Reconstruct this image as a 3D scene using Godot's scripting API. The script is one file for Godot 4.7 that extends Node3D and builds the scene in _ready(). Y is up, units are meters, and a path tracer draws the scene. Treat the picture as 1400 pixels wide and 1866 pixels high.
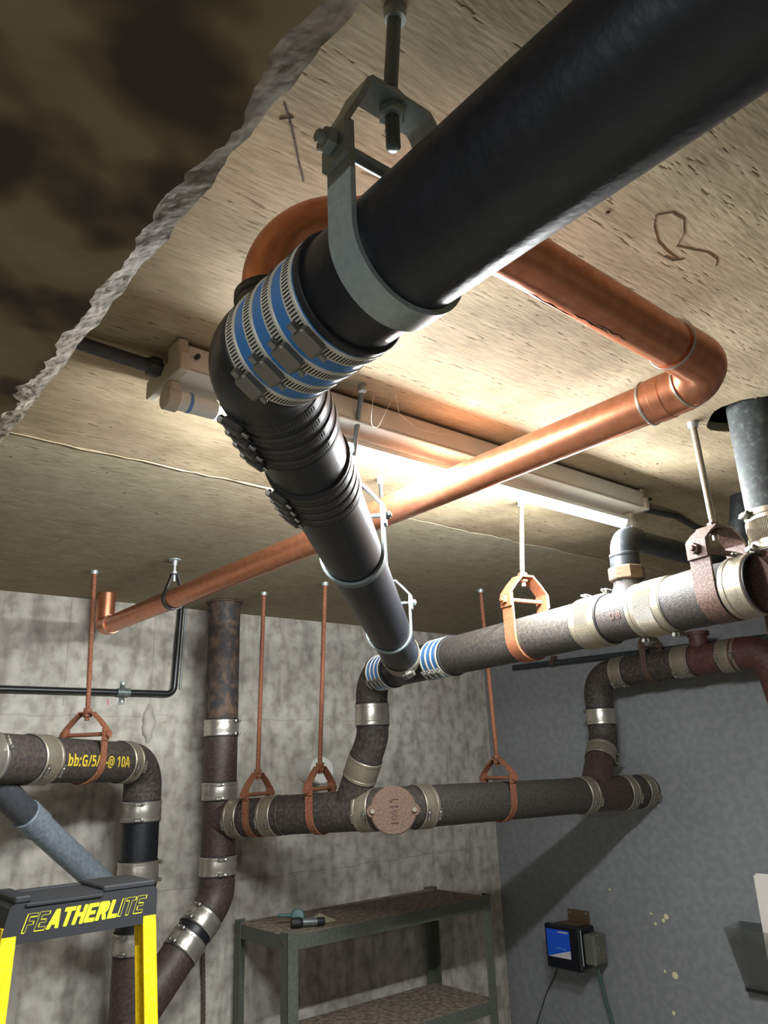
extends Node3D
# A basement pipe room: cast iron drains, copper line, one fluorescent strip light.
# Coordinates: x runs along the concrete back wall, y is up, z comes towards the doorway.
const EYE := 1.62          # eye height of the photographer
const CEIL := 0.64         # ceiling above the eye

var taken := {}
var mats := {}

func v(x: float, y: float, z: float) -> Vector3:
	return Vector3(x, y + EYE, z)

# ------------------------------------------------------------------ mesh building
class MB:
	var st := SurfaceTool.new()
	var off := Vector3.ZERO
	var grp := 1
	func _init(o := Vector3.ZERO):
		off = o
		st.begin(Mesh.PRIMITIVE_TRIANGLES)
	func tri(a: Vector3, b: Vector3, c: Vector3, out: Vector3, g: int = -1) -> void:
		var n := (c - a).cross(b - a)
		if n.length_squared() < 1e-18:
			return
		st.set_smooth_group(g)
		if n.dot(out) < 0.0:
			st.add_vertex(a - off); st.add_vertex(c - off); st.add_vertex(b - off)
		else:
			st.add_vertex(a - off); st.add_vertex(b - off); st.add_vertex(c - off)
	func quad(a: Vector3, b: Vector3, c: Vector3, d: Vector3, out: Vector3, g: int = -1) -> void:
		tri(a, b, c, out, g)
		tri(a, c, d, out, g)
	func next() -> int:
		grp += 1
		return grp
	static func side(ax: Vector3) -> Vector3:
		var h := Vector3.UP if absf(ax.y) < 0.9 else Vector3.RIGHT
		return ax.cross(h).normalized()
	# a tube along points; rad is one radius or one per point
	func sweep(pts: Array, rad, seg := 32, cap0 := true, cap1 := true) -> void:
		var n := pts.size()
		var rings := []
		var t0: Vector3 = (pts[1] - pts[0]).normalized()
		var nn := side(t0)
		for i in n:
			var t: Vector3
			if i == 0: t = t0
			elif i == n - 1: t = (pts[i] - pts[i - 1]).normalized()
			else: t = ((pts[i + 1] - pts[i]).normalized() + (pts[i] - pts[i - 1]).normalized()).normalized()
			nn = (nn - t * nn.dot(t)).normalized()
			var bb := t.cross(nn)
			var r: float = rad[i] if rad is Array else rad
			var ring := []
			for k in seg:
				var a := TAU * k / seg
				ring.append(pts[i] + (nn * cos(a) + bb * sin(a)) * r)
			rings.append(ring)
		var g := next()
		for i in n - 1:
			for k in seg:
				var k2 := (k + 1) % seg
				var o: Vector3 = (rings[i][k] + rings[i][k2] + rings[i + 1][k]) / 3.0 - (pts[i] * 2.0 + pts[i + 1]) / 3.0
				quad(rings[i][k], rings[i][k2], rings[i + 1][k2], rings[i + 1][k], o, g)
		if cap0:
			for k in seg: tri(pts[0], rings[0][k], rings[0][(k + 1) % seg], -t0)
		if cap1:
			var te: Vector3 = pts[n - 1] - pts[n - 2]
			for k in seg: tri(pts[n - 1], rings[n - 1][k], rings[n - 1][(k + 1) % seg], te)
	# a turned shape: profile of (distance along axis, radius)
	func lathe(o: Vector3, ax: Vector3, prof: Array, seg := 32, smooth := false, turn := 0.0) -> void:
		ax = ax.normalized()
		var nn := side(ax).rotated(ax, turn)
		var bb := ax.cross(nn)
		var g := next()
		for j in prof.size() - 1:
			var p: Vector2 = prof[j]
			var q: Vector2 = prof[j + 1]
			if not smooth: g = next()
			for k in seg:
				var a := TAU * k / seg
				var b := TAU * (k + 1) / seg
				var da := nn * cos(a) + bb * sin(a)
				var db := nn * cos(b) + bb * sin(b)
				var out := ax * -(q.y - p.y) + (da + db) * 0.5 * (q.x - p.x)
				quad(o + ax * p.x + da * p.y, o + ax * p.x + db * p.y, o + ax * q.x + db * q.y, o + ax * q.x + da * q.y, out, g if seg > 8 else -1)
	func ring(o: Vector3, ax: Vector3, r0: float, r1: float, w: float, seg := 40) -> void:
		var h := w * 0.5
		var c := minf(0.0012, w * 0.2)
		lathe(o, ax, [Vector2(-h, r0), Vector2(-h, r1 - c), Vector2(-h + c, r1), Vector2(h - c, r1), Vector2(h, r1 - c), Vector2(h, r0)], seg)
	func rod(a: Vector3, b: Vector3, r: float, seg := 16) -> void:
		var c := minf(r * 0.25, 0.002)
		var l := a.distance_to(b)
		lathe(a, b - a, [Vector2(0, 0), Vector2(0, r - c), Vector2(c, r), Vector2(l - c, r), Vector2(l, r - c), Vector2(l, 0)], seg)
	func threaded(a: Vector3, b: Vector3, r: float, pitch: float, seg := 12) -> void:
		var l := a.distance_to(b)
		var prof := [Vector2(0, 0), Vector2(0, r * 0.8)]
		var n := int(l / pitch)
		for i in n:
			prof.append(Vector2((i + 0.25) * pitch, r * 0.86))
			prof.append(Vector2((i + 0.75) * pitch, r))
		prof.append(Vector2(l, r * 0.85))
		prof.append(Vector2(l, 0))
		lathe(a, b - a, prof, seg, true)
	func nut(o: Vector3, ax: Vector3, r: float, h: float, turn := 0.3) -> void:
		var c := r * 0.14
		lathe(o, ax, [Vector2(0, 0), Vector2(0, r - c), Vector2(c, r), Vector2(h - c, r), Vector2(h, r - c), Vector2(h, 0)], 6, false, turn)
	# chamfered box
	func box(c: Vector3, bx: Vector3, by: Vector3, bz: Vector3, s: Vector3, bev := 0.002) -> void:
		bx = bx.normalized(); by = by.normalized(); bz = bz.normalized()
		var h := s * 0.5
		bev = minf(bev, minf(h.x, minf(h.y, h.z)) * 0.6)
		var P := func(sx, sy, sz, k) -> Vector3:
			var x: float = sx * (h.x - (0.0 if k == 0 else bev))
			var y: float = sy * (h.y - (0.0 if k == 1 else bev))
			var z: float = sz * (h.z - (0.0 if k == 2 else bev))
			return c + bx * x + by * y + bz * z
		for sg in [-1.0, 1.0]:
			quad(P.call(sg, -1, -1, 0), P.call(sg, 1, -1, 0), P.call(sg, 1, 1, 0), P.call(sg, -1, 1, 0), bx * sg)
			quad(P.call(-1, sg, -1, 1), P.call(1, sg, -1, 1), P.call(1, sg, 1, 1), P.call(-1, sg, 1, 1), by * sg)
			quad(P.call(-1, -1, sg, 2), P.call(1, -1, sg, 2), P.call(1, 1, sg, 2), P.call(-1, 1, sg, 2), bz * sg)
			for s2 in [-1.0, 1.0]:
				quad(P.call(sg, s2, -1, 0), P.call(sg, s2, 1, 0), P.call(sg, s2, 1, 1), P.call(sg, s2, -1, 1), bx * sg + by * s2)
				quad(P.call(sg, -1, s2, 0), P.call(sg, 1, s2, 0), P.call(sg, 1, s2, 2), P.call(sg, -1, s2, 2), bx * sg + bz * s2)
				quad(P.call(-1, sg, s2, 1), P.call(1, sg, s2, 1), P.call(1, sg, s2, 2), P.call(-1, sg, s2, 2), by * sg + bz * s2)
				for s3 in [-1.0, 1.0]:
					tri(P.call(sg, s2, s3, 0), P.call(sg, s2, s3, 1), P.call(sg, s2, s3, 2), bx * sg + by * s2 + bz * s3)
	func abox(lo: Vector3, hi: Vector3, bev := 0.002) -> void:
		box((lo + hi) * 0.5, Vector3.RIGHT, Vector3.UP, Vector3.BACK, hi - lo, bev)
	# a flat strap bent along points; wd = direction of its width
	func strap(pts: Array, wd: Vector3, w: float, t: float) -> void:
		var n := pts.size()
		var inn := []
		var oth := []
		var nrm := []
		for i in n:
			var tg: Vector3
			if i == 0: tg = pts[1] - pts[0]
			elif i == n - 1: tg = pts[i] - pts[i - 1]
			else: tg = (pts[i + 1] - pts[i]).normalized() + (pts[i] - pts[i - 1]).normalized()
			var nn := tg.cross(wd).normalized()
			nrm.append(nn)
			inn.append(pts[i] - nn * t * 0.5)
			oth.append(pts[i] + nn * t * 0.5)
		var hw := wd.normalized() * w * 0.5
		var g1 := next()
		var g2 := next()
		for i in n - 1:
			var m: Vector3 = nrm[i] + nrm[i + 1]
			quad(inn[i] - hw, inn[i] + hw, inn[i + 1] + hw, inn[i + 1] - hw, -m, g1)
			quad(oth[i] - hw, oth[i] + hw, oth[i + 1] + hw, oth[i + 1] - hw, m, g2)
			quad(inn[i] + hw, oth[i] + hw, oth[i + 1] + hw, inn[i + 1] + hw, hw)
			quad(inn[i] - hw, oth[i] - hw, oth[i + 1] - hw, inn[i + 1] - hw, -hw)
		quad(inn[0] - hw, inn[0] + hw, oth[0] + hw, oth[0] - hw, pts[0] - pts[1])
		quad(inn[n - 1] - hw, inn[n - 1] + hw, oth[n - 1] + hw, oth[n - 1] - hw, pts[n - 1] - pts[n - 2])

func part(mb: MB, called: String, m: Material, parent: Node, label := "") -> MeshInstance3D:
	mb.st.generate_normals()
	var o := MeshInstance3D.new()
	o.name = called
	o.mesh = mb.st.commit()
	o.material_override = m
	o.cast_shadow = GeometryInstance3D.SHADOW_CASTING_SETTING_ON
	parent.add_child(o, true)
	if label: o.set_meta("label", label)
	return o

func numbered(called: String) -> String:
	if not taken.has(called):
		taken[called] = 0
		return called
	taken[called] += 1
	return "%s_%03d" % [called, taken[called]]

func tag(o: Node, label: String, cat: String, group := "") -> void:
	o.set_meta("label", label)
	o.set_meta("category", cat)
	if group: o.set_meta("group", group)

func thing(called: String, label: String, cat: String, at: Vector3, group := "") -> Node3D:
	var o := Node3D.new()
	o.name = numbered(called)
	add_child(o)
	o.position = at
	tag(o, label, cat, group)
	return o

func solo(mb: MB, called: String, m: Material, label: String, cat: String, group := "") -> MeshInstance3D:
	var o := part(mb, numbered(called), m, self)
	o.position = mb.off
	tag(o, label, cat, group)
	return o

func struct(mb: MB, called: String, m: Material) -> MeshInstance3D:
	var o := part(mb, called, m, self)
	o.position = mb.off
	o.set_meta("kind", "structure")
	return o

# points of a route with rounded corners
func route(pts: Array, rad: float, n := 10) -> Array:
	var out := [pts[0]]
	for i in range(1, pts.size() - 1):
		var p: Vector3 = pts[i]
		var a: Vector3 = (pts[i - 1] - p).normalized()
		var b: Vector3 = (pts[i + 1] - p).normalized()
		var ang := a.angle_to(b)
		var d := rad / tan(ang * 0.5)
		var c := p + (a + b).normalized() * (rad / sin(ang * 0.5))
		var s := p + a * d - c
		var e := p + b * d - c
		var tot := s.angle_to(e)
		for k in n + 1:
			out.append(c + s.rotated(s.cross(e).normalized(), tot * k / n))
	out.append(pts[pts.size() - 1])
	return out

# ------------------------------------------------------------------ materials
func ramp(cols: Array, offs: Array) -> Gradient:
	var g := Gradient.new()
	g.colors = PackedColorArray(cols)
	g.offsets = PackedFloat32Array(offs)
	return g

func noise(freq: float, sd: int, oct := 4, type := FastNoiseLite.TYPE_SIMPLEX_SMOOTH) -> FastNoiseLite:
	var n := FastNoiseLite.new()
	n.noise_type = type
	n.seed = sd
	n.frequency = freq
	n.fractal_octaves = oct
	return n

func ntex(freq: float, sd: int, g: Gradient = null, size := 512, oct := 4) -> NoiseTexture2D:
	var t := NoiseTexture2D.new()
	t.width = size
	t.height = size
	t.seamless = true
	t.noise = noise(freq, sd, oct)
	if g: t.color_ramp = g
	return t

func plain(called: String, c: Color, rough: float, metal := 0.0, spec := 0.5) -> StandardMaterial3D:
	var m := StandardMaterial3D.new()
	m.resource_name = called
	m.albedo_color = c
	m.roughness = rough
	m.metallic = metal
	m.metallic_specular = spec
	mats[called] = m
	return m

# a mottled material: noise ramp over world space, with optional relief in cm
func mottled(called: String, cols: Array, offs: Array, freq: float, scale: Vector3, rough: float, metal := 0.0, relief := 0.0, sd := 1) -> StandardMaterial3D:
	var m := plain(called, Color.WHITE, rough, metal)
	m.albedo_texture = ntex(freq, sd, ramp(cols, offs))
	m.uv1_triplanar = true
	m.uv1_world_triplanar = true
	m.uv1_scale = scale
	if relief > 0.0:
		m.heightmap_enabled = true
		m.heightmap_texture = ntex(freq * 2.0, sd + 50, null, 512, 5)
		m.heightmap_scale = relief
	return m

func overlay(m: StandardMaterial3D, cols: Array, offs: Array, freq: float, scale: Vector3, sd: int) -> void:
	m.detail_enabled = true
	m.detail_blend_mode = BaseMaterial3D.BLEND_MODE_MUL
	m.detail_uv_layer = BaseMaterial3D.DETAIL_UV_2
	m.detail_albedo = ntex(freq, sd, ramp(cols, offs))
	m.uv2_triplanar = true
	m.uv2_world_triplanar = true
	m.uv2_scale = scale

func c8(r: int, g: int, b: int) -> Color:
	return Color8(r, g, b)

func plywood() -> StandardMaterial3D:
	var S := 1024
	var fib := noise(0.022, 11, 4).get_seamless_image(64, S)
	fib.resize(S, S, Image.INTERPOLATE_CUBIC)
	var fin := noise(0.11, 14, 3).get_seamless_image(192, S)
	fin.resize(S, S, Image.INTERPOLATE_CUBIC)
	var fig := noise(0.006, 12, 3).get_seamless_image(256, S)
	fig.resize(S, S, Image.INTERPOLATE_CUBIC)
	var blo := noise(0.009, 13, 4).get_seamless_image(S, S)
	var img := Image.create(S, S, false, Image.FORMAT_RGB8)
	var hgt := Image.create(S, S, false, Image.FORMAT_L8)
	var dark := Color8(132, 120, 98)
	var mid := Color8(164, 151, 126)
	var pale := Color8(186, 174, 150)
	for y in S:
		for x in S:
			var f := fib.get_pixel(x, y).r
			var e := fin.get_pixel(x, y).r
			var g := fig.get_pixel(x, y).r
			var b := blo.get_pixel(x, y).r
			var rings := 0.5 + 0.5 * sin(g * 60.0 + f * 9.0)
			var t := clampf(0.12 + 0.3 * f + 0.4 * e + 0.09 * rings + 0.35 * (b - 0.5), 0.0, 1.0)
			var crack := smoothstep(0.27, 0.20, e) * smoothstep(0.5, 0.68, f)
			var c := dark.lerp(mid, t * 2.0) if t < 0.5 else mid.lerp(pale, t * 2.0 - 1.0)
			img.set_pixel(x, y, c.lerp(Color8(96, 80, 58), crack * 0.6))
			var h := clampf(0.4 * f + 0.4 * e + 0.08 * rings - 0.35 * crack, 0.0, 1.0)
			hgt.set_pixel(x, y, Color(h, h, h))
	var m := plain("plywood_board", Color.WHITE, 0.85, 0.0, 0.3)
	m.albedo_texture = ImageTexture.create_from_image(img)
	m.heightmap_enabled = true
	m.heightmap_texture = ImageTexture.create_from_image(hgt)
	m.heightmap_scale = 0.055
	m.uv1_triplanar = true
	m.uv1_world_triplanar = true
	m.uv1_scale = Vector3(1.0 / 0.9, 1.0 / 0.9, 1.0 / 0.9)
	var far: StandardMaterial3D = m.duplicate()
	far.resource_name = "grey_plywood_board"
	far.albedo_color = c8(232, 235, 236)
	mats["grey_plywood_board"] = far
	overlay(m, [c8(205, 200, 192), c8(255, 252, 246)], [0.3, 0.7], 0.006, Vector3(0.5, 0.5, 0.5), 77)
	return m

func make_materials() -> void:
	plywood()
	var m := mottled("raw_concrete", [c8(156, 151, 140), c8(174, 169, 158), c8(182, 177, 166), c8(190, 185, 175)], [0.2, 0.42, 0.6, 0.8], 0.03, Vector3(0.9, 0.9, 0.9), 0.9, 0.0, 0.05, 3)
	overlay(m, [c8(218, 217, 216), c8(244, 243, 242), c8(255, 255, 255)], [0.2, 0.40, 0.62], 0.014, Vector3(1.7, 0.4, 1.7), 31)
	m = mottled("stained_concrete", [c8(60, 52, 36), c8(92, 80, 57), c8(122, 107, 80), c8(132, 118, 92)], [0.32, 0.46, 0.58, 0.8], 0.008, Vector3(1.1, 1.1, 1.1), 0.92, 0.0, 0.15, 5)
	mottled("broken_concrete", [c8(96, 86, 72), c8(134, 124, 108), c8(154, 144, 128)], [0.25, 0.5, 0.75], 0.03, Vector3(2.2, 2.2, 2.2), 0.95, 0.0, 0.12, 6)
	mottled("grey_wall_paint", [c8(119, 121, 123), c8(124, 126, 128), c8(129, 130, 131)], [0.3, 0.5, 0.75], 0.03, Vector3(1.5, 1.5, 1.5), 0.75, 0.0, 0.02, 8)
	mottled("floor_concrete", [c8(150, 147, 140), c8(172, 168, 160)], [0.3, 0.7], 0.02, Vector3(0.8, 0.8, 0.8), 0.85, 0.0, 0.1, 9)  # floor is out of view; pale tone picked to bounce light up to the ceiling
	mottled("black_iron_coating", [c8(15, 17, 22), c8(19, 21, 27), c8(27, 28, 33)], [0.25, 0.5, 0.8], 0.02, Vector3(4, 4, 4), 0.42, 0.0, 0.03, 15)
	m = mottled("old_iron", [c8(46, 41, 37), c8(56, 50, 45), c8(70, 62, 54), c8(86, 76, 64)], [0.25, 0.45, 0.62, 0.82], 0.04, Vector3(2.6, 2.6, 2.6), 0.7, 0.0, 0.06, 16)
	overlay(m, [c8(205, 200, 196), c8(255, 255, 255)], [0.35, 0.6], 0.03, Vector3(6, 6, 6), 33)
	mottled("dusty_iron", [c8(46, 43, 39), c8(58, 54, 48), c8(72, 66, 58)], [0.25, 0.5, 0.78], 0.05, Vector3(3, 3, 3), 0.72, 0.0, 0.06, 17)
	mottled("brown_iron", [c8(50, 39, 34), c8(62, 48, 41), c8(74, 58, 49)], [0.3, 0.5, 0.75], 0.04, Vector3(3, 3, 3), 0.55, 0.0, 0.05, 18)
	mottled("rusty_stack_iron", [c8(44, 41, 42), c8(56, 48, 45), c8(82, 63, 50), c8(98, 78, 60)], [0.4, 0.5, 0.64, 0.85], 0.02, Vector3(2.4, 1.6, 2.4), 0.68, 0.0, 0.07, 19)
	mottled("red_lead_iron", [c8(62, 39, 35), c8(78, 46, 40), c8(90, 56, 48)], [0.3, 0.55, 0.8], 0.03, Vector3(3, 3, 3), 0.6, 0.0, 0.05, 20)
	mottled("rust", [c8(92, 56, 40), c8(126, 76, 52), c8(150, 96, 66)], [0.3, 0.5, 0.75], 0.05, Vector3(6, 6, 6), 0.8, 0.0, 0.05, 21)
	mottled("orange_rust", [c8(118, 72, 46), c8(144, 86, 54), c8(158, 100, 66)], [0.3, 0.5, 0.75], 0.05, Vector3(6, 6, 6), 0.75, 0.0, 0.04, 22)
	mottled("cover_rust", [c8(78, 60, 49), c8(92, 71, 57), c8(104, 83, 67)], [0.3, 0.5, 0.75], 0.05, Vector3(5, 5, 5), 0.75, 0.0, 0.05, 39)
	mottled("tee_iron", [c8(36, 32, 29), c8(46, 41, 37), c8(60, 54, 48)], [0.25, 0.5, 0.78], 0.06, Vector3(3, 3, 3), 0.72, 0.0, 0.08, 40)  # dusty iron made darker to offset the strong light from the near tube
	mottled("dark_rust", [c8(58, 42, 36), c8(80, 58, 48), c8(104, 80, 66)], [0.3, 0.5, 0.75], 0.05, Vector3(6, 6, 6), 0.7, 0.0, 0.05, 23)
	m = mottled("copper", [c8(196, 126, 92), c8(206, 135, 100), c8(214, 145, 111)], [0.25, 0.5, 0.75], 0.02, Vector3(4, 4, 4), 0.33, 0.85, 0.0, 24)
	plain("solder", c8(196, 190, 182), 0.35, 0.9)
	plain("dark_flux_stain", c8(74, 44, 34), 0.6, 0.3)
	mottled("zinc", [c8(150, 158, 156), c8(156, 164, 161), c8(162, 169, 166)], [0.3, 0.5, 0.75], 0.03, Vector3(6, 6, 6), 0.42, 0.4, 0.0, 25)
	plain("zinc_dark", c8(112, 120, 119), 0.42, 0.5)
	mottled("stainless", [c8(180, 174, 163), c8(188, 182, 171), c8(198, 193, 183)], [0.3, 0.5, 0.75], 0.03, Vector3(8, 8, 8), 0.32, 0.85, 0.0, 26)
	mottled("dull_stainless", [c8(134, 126, 110), c8(142, 134, 117), c8(150, 142, 125)], [0.3, 0.5, 0.75], 0.03, Vector3(8, 8, 8), 0.45, 0.6, 0.0, 27)
	plain("screw_steel", c8(150, 148, 140), 0.35, 0.9)
	plain("clamp_steel", c8(208, 202, 187), 0.45, 0.2)
	plain("shaded_clamp_steel", c8(74, 72, 70), 0.45, 0.4)  # clamp steel darkened: shade of the backlit couplings put into the colour
	plain("housing_steel", c8(132, 126, 114), 0.5, 0.6)
	plain("slot_dark", c8(26, 26, 28), 0.8)
	plain("blue_rubber", c8(62, 118, 176), 0.5)
	plain("black_rubber", c8(24, 24, 26), 0.6)
	mottled("abs_black", [c8(26, 29, 32), c8(34, 38, 41), c8(48, 53, 53)], [0.3, 0.5, 0.8], 0.02, Vector3(4, 4, 4), 0.5, 0.0, 0.0, 28)
	mottled("green_black_iron", [c8(28, 33, 34), c8(40, 47, 46), c8(72, 82, 74)], [0.35, 0.6, 0.88], 0.03, Vector3(3, 3, 3), 0.7, 0.0, 0.05, 29)
	mottled("brass_nut", [c8(84, 66, 46), c8(104, 84, 60)], [0.3, 0.7], 0.03, Vector3(8, 8, 8), 0.6, 0.3, 0.0, 30)
	mottled("grey_pvc", [c8(98, 106, 114), c8(112, 120, 128), c8(118, 134, 138)], [0.3, 0.55, 0.75], 0.03, Vector3(4, 4, 4), 0.45, 0.0, 0.0, 34)
	mottled("dark_pvc", [c8(48, 50, 54), c8(62, 64, 68)], [0.3, 0.7], 0.03, Vector3(4, 4, 4), 0.5, 0.0, 0.0, 35)
	plain("pale_pvc", c8(186, 178, 168), 0.5)
	plain("white_plastic", c8(206, 204, 196), 0.45)
	plain("fixture_enamel", c8(206, 202, 192), 0.4)
	plain("fixture_end", c8(176, 168, 152), 0.5)
	plain("blue_print", c8(92, 120, 178), 0.5)
	plain("black_enamel", c8(24, 25, 27), 0.35)
	plain("ladder_plastic", c8(38, 39, 42), 0.5)
	mottled("ladder_yellow", [c8(226, 186, 14), c8(238, 202, 18), c8(242, 210, 40)], [0.3, 0.5, 0.75], 0.03, Vector3(5, 5, 5), 0.45, 0.0, 0.0, 36)
	plain("ladder_print", c8(206, 206, 36), 0.6)
	plain("ladder_print_worn", c8(128, 126, 44), 0.7)
	mottled("shelf_steel", [c8(76, 80, 71), c8(82, 86, 76), c8(87, 91, 80)], [0.3, 0.5, 0.75], 0.03, Vector3(4, 4, 4), 0.55, 0.0, 0.02, 37)
	mottled("shelf_board", [c8(96, 86, 72), c8(122, 110, 94), c8(134, 122, 104)], [0.3, 0.5, 0.75], 0.02, Vector3(3, 3, 3), 0.85, 0.0, 0.05, 38)
	plain("stencil_yellow", c8(196, 168, 40), 0.7)
	plain("box_black", c8(20, 22, 28), 0.35)
	plain("label_blue", c8(26, 82, 200), 0.5)
	plain("label_white", c8(190, 188, 190), 0.5)
	plain("label_pale_blue", c8(70, 116, 206), 0.5)
	plain("outlet_grey", c8(92, 92, 84), 0.6)
	plain("green_cord", c8(60, 84, 74), 0.5)
	plain("paper", c8(226, 218, 208), 0.9)
	plain("chip_cream", c8(214, 204, 160), 0.9)
	plain("graphite", c8(70, 52, 42), 0.9)
	plain("pale_graphite", c8(104, 86, 68), 0.9)
	plain("pink_chalk", c8(196, 110, 130), 0.9)
	plain("web", c8(206, 200, 190), 0.9)
	plain("teal_plastic", c8(54, 96, 92), 0.45)
	plain("clear_bag", c8(150, 146, 118), 0.4)
	plain("armoured_cable", c8(92, 84, 72), 0.5, 0.5)
	m = plain("smoke_acrylic", Color(0.3, 0.31, 0.29, 0.3), 0.08)
	m.transparency = BaseMaterial3D.TRANSPARENCY_ALPHA
	m = plain("tube_glow", c8(255, 255, 255), 0.4)
	m.emission_enabled = true
	m.emission = Color(1.0, 0.985, 0.95)
	m.emission_energy_multiplier = TUBE_GLOW

# ------------------------------------------------------------------ light and camera
const TUBE_GLOW := 6.0
const TUBE_LIGHT := 3.0
const UNSEEN_DOOR_LIGHT := 1.15  # energy of the strip light out of view on the doorway side
const EXPOSURE := 1.2

func camera_and_light() -> void:
	var cam := Camera3D.new()
	cam.name = "camera"
	add_child(cam)
	cam.fov = 67.28
	cam.near = 0.02
	cam.far = 40.0
	var pitch := deg_to_rad(18.031)
	var roll := deg_to_rad(-2.257)
	var yaw := deg_to_rad(50.133)
	var fh := Vector3(cos(yaw), 0, -sin(yaw))
	var fw := fh * cos(pitch) + Vector3.UP * sin(pitch)
	var u0 := fh * -sin(pitch) + Vector3.UP * cos(pitch)
	var r0 := fw.cross(u0)
	var r := r0 * cos(roll) + u0 * sin(roll)
	var u := r0 * -sin(roll) + u0 * cos(roll)
	cam.transform = Transform3D(Basis(r, u, -fw), Vector3(0, EYE, 0))
	cam.current = true
	var we := WorldEnvironment.new()
	we.name = "environment"
	var e := Environment.new()
	e.background_mode = Environment.BG_COLOR
	e.background_color = Color(0, 0, 0)
	e.tonemap_mode = Environment.TONE_MAPPER_LINEAR
	e.tonemap_exposure = EXPOSURE
	e.sdfgi_enabled = true
	e.ssao_enabled = true
	e.ssil_enabled = true
	we.environment = e
	add_child(we)

# ------------------------------------------------------------------ the room
func extrude(mb: MB, poly: PackedVector2Array, y0: float, y1: float) -> void:
	var idx := Geometry2D.triangulate_polygon(poly)
	for i in range(0, idx.size(), 3):
		var a := poly[idx[i]]
		var b := poly[idx[i + 1]]
		var c := poly[idx[i + 2]]
		mb.tri(v(a.x, y0, a.y), v(b.x, y0, b.y), v(c.x, y0, c.y), Vector3.DOWN)
		mb.tri(v(a.x, y1, a.y), v(b.x, y1, b.y), v(c.x, y1, c.y), Vector3.UP)
	var cw := -1.0 if Geometry2D.is_polygon_clockwise(poly) else 1.0
	for i in poly.size():
		var a := poly[i]
		var b := poly[(i + 1) % poly.size()]
		var d := b - a
		mb.quad(v(a.x, y0, a.y), v(b.x, y0, b.y), v(b.x, y1, b.y), v(a.x, y1, a.y), Vector3(d.y, 0, -d.x) * cw)

func mark(line: Array, y: float, w: float, called: String, m: Material, parent: Node, origin: Vector3) -> void:
	var mb := MB.new(origin)
	for i in line.size() - 1:
		var a := v(line[i].x, y, line[i].y)
		var b := v(line[i + 1].x, y, line[i + 1].y)
		mb.box((a + b) * 0.5, b - a, Vector3.UP, (b - a).cross(Vector3.UP), Vector3(a.distance_to(b) + w * 0.6, 0.0006, w), 0.0001)
	part(mb, called, m, parent)

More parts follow.
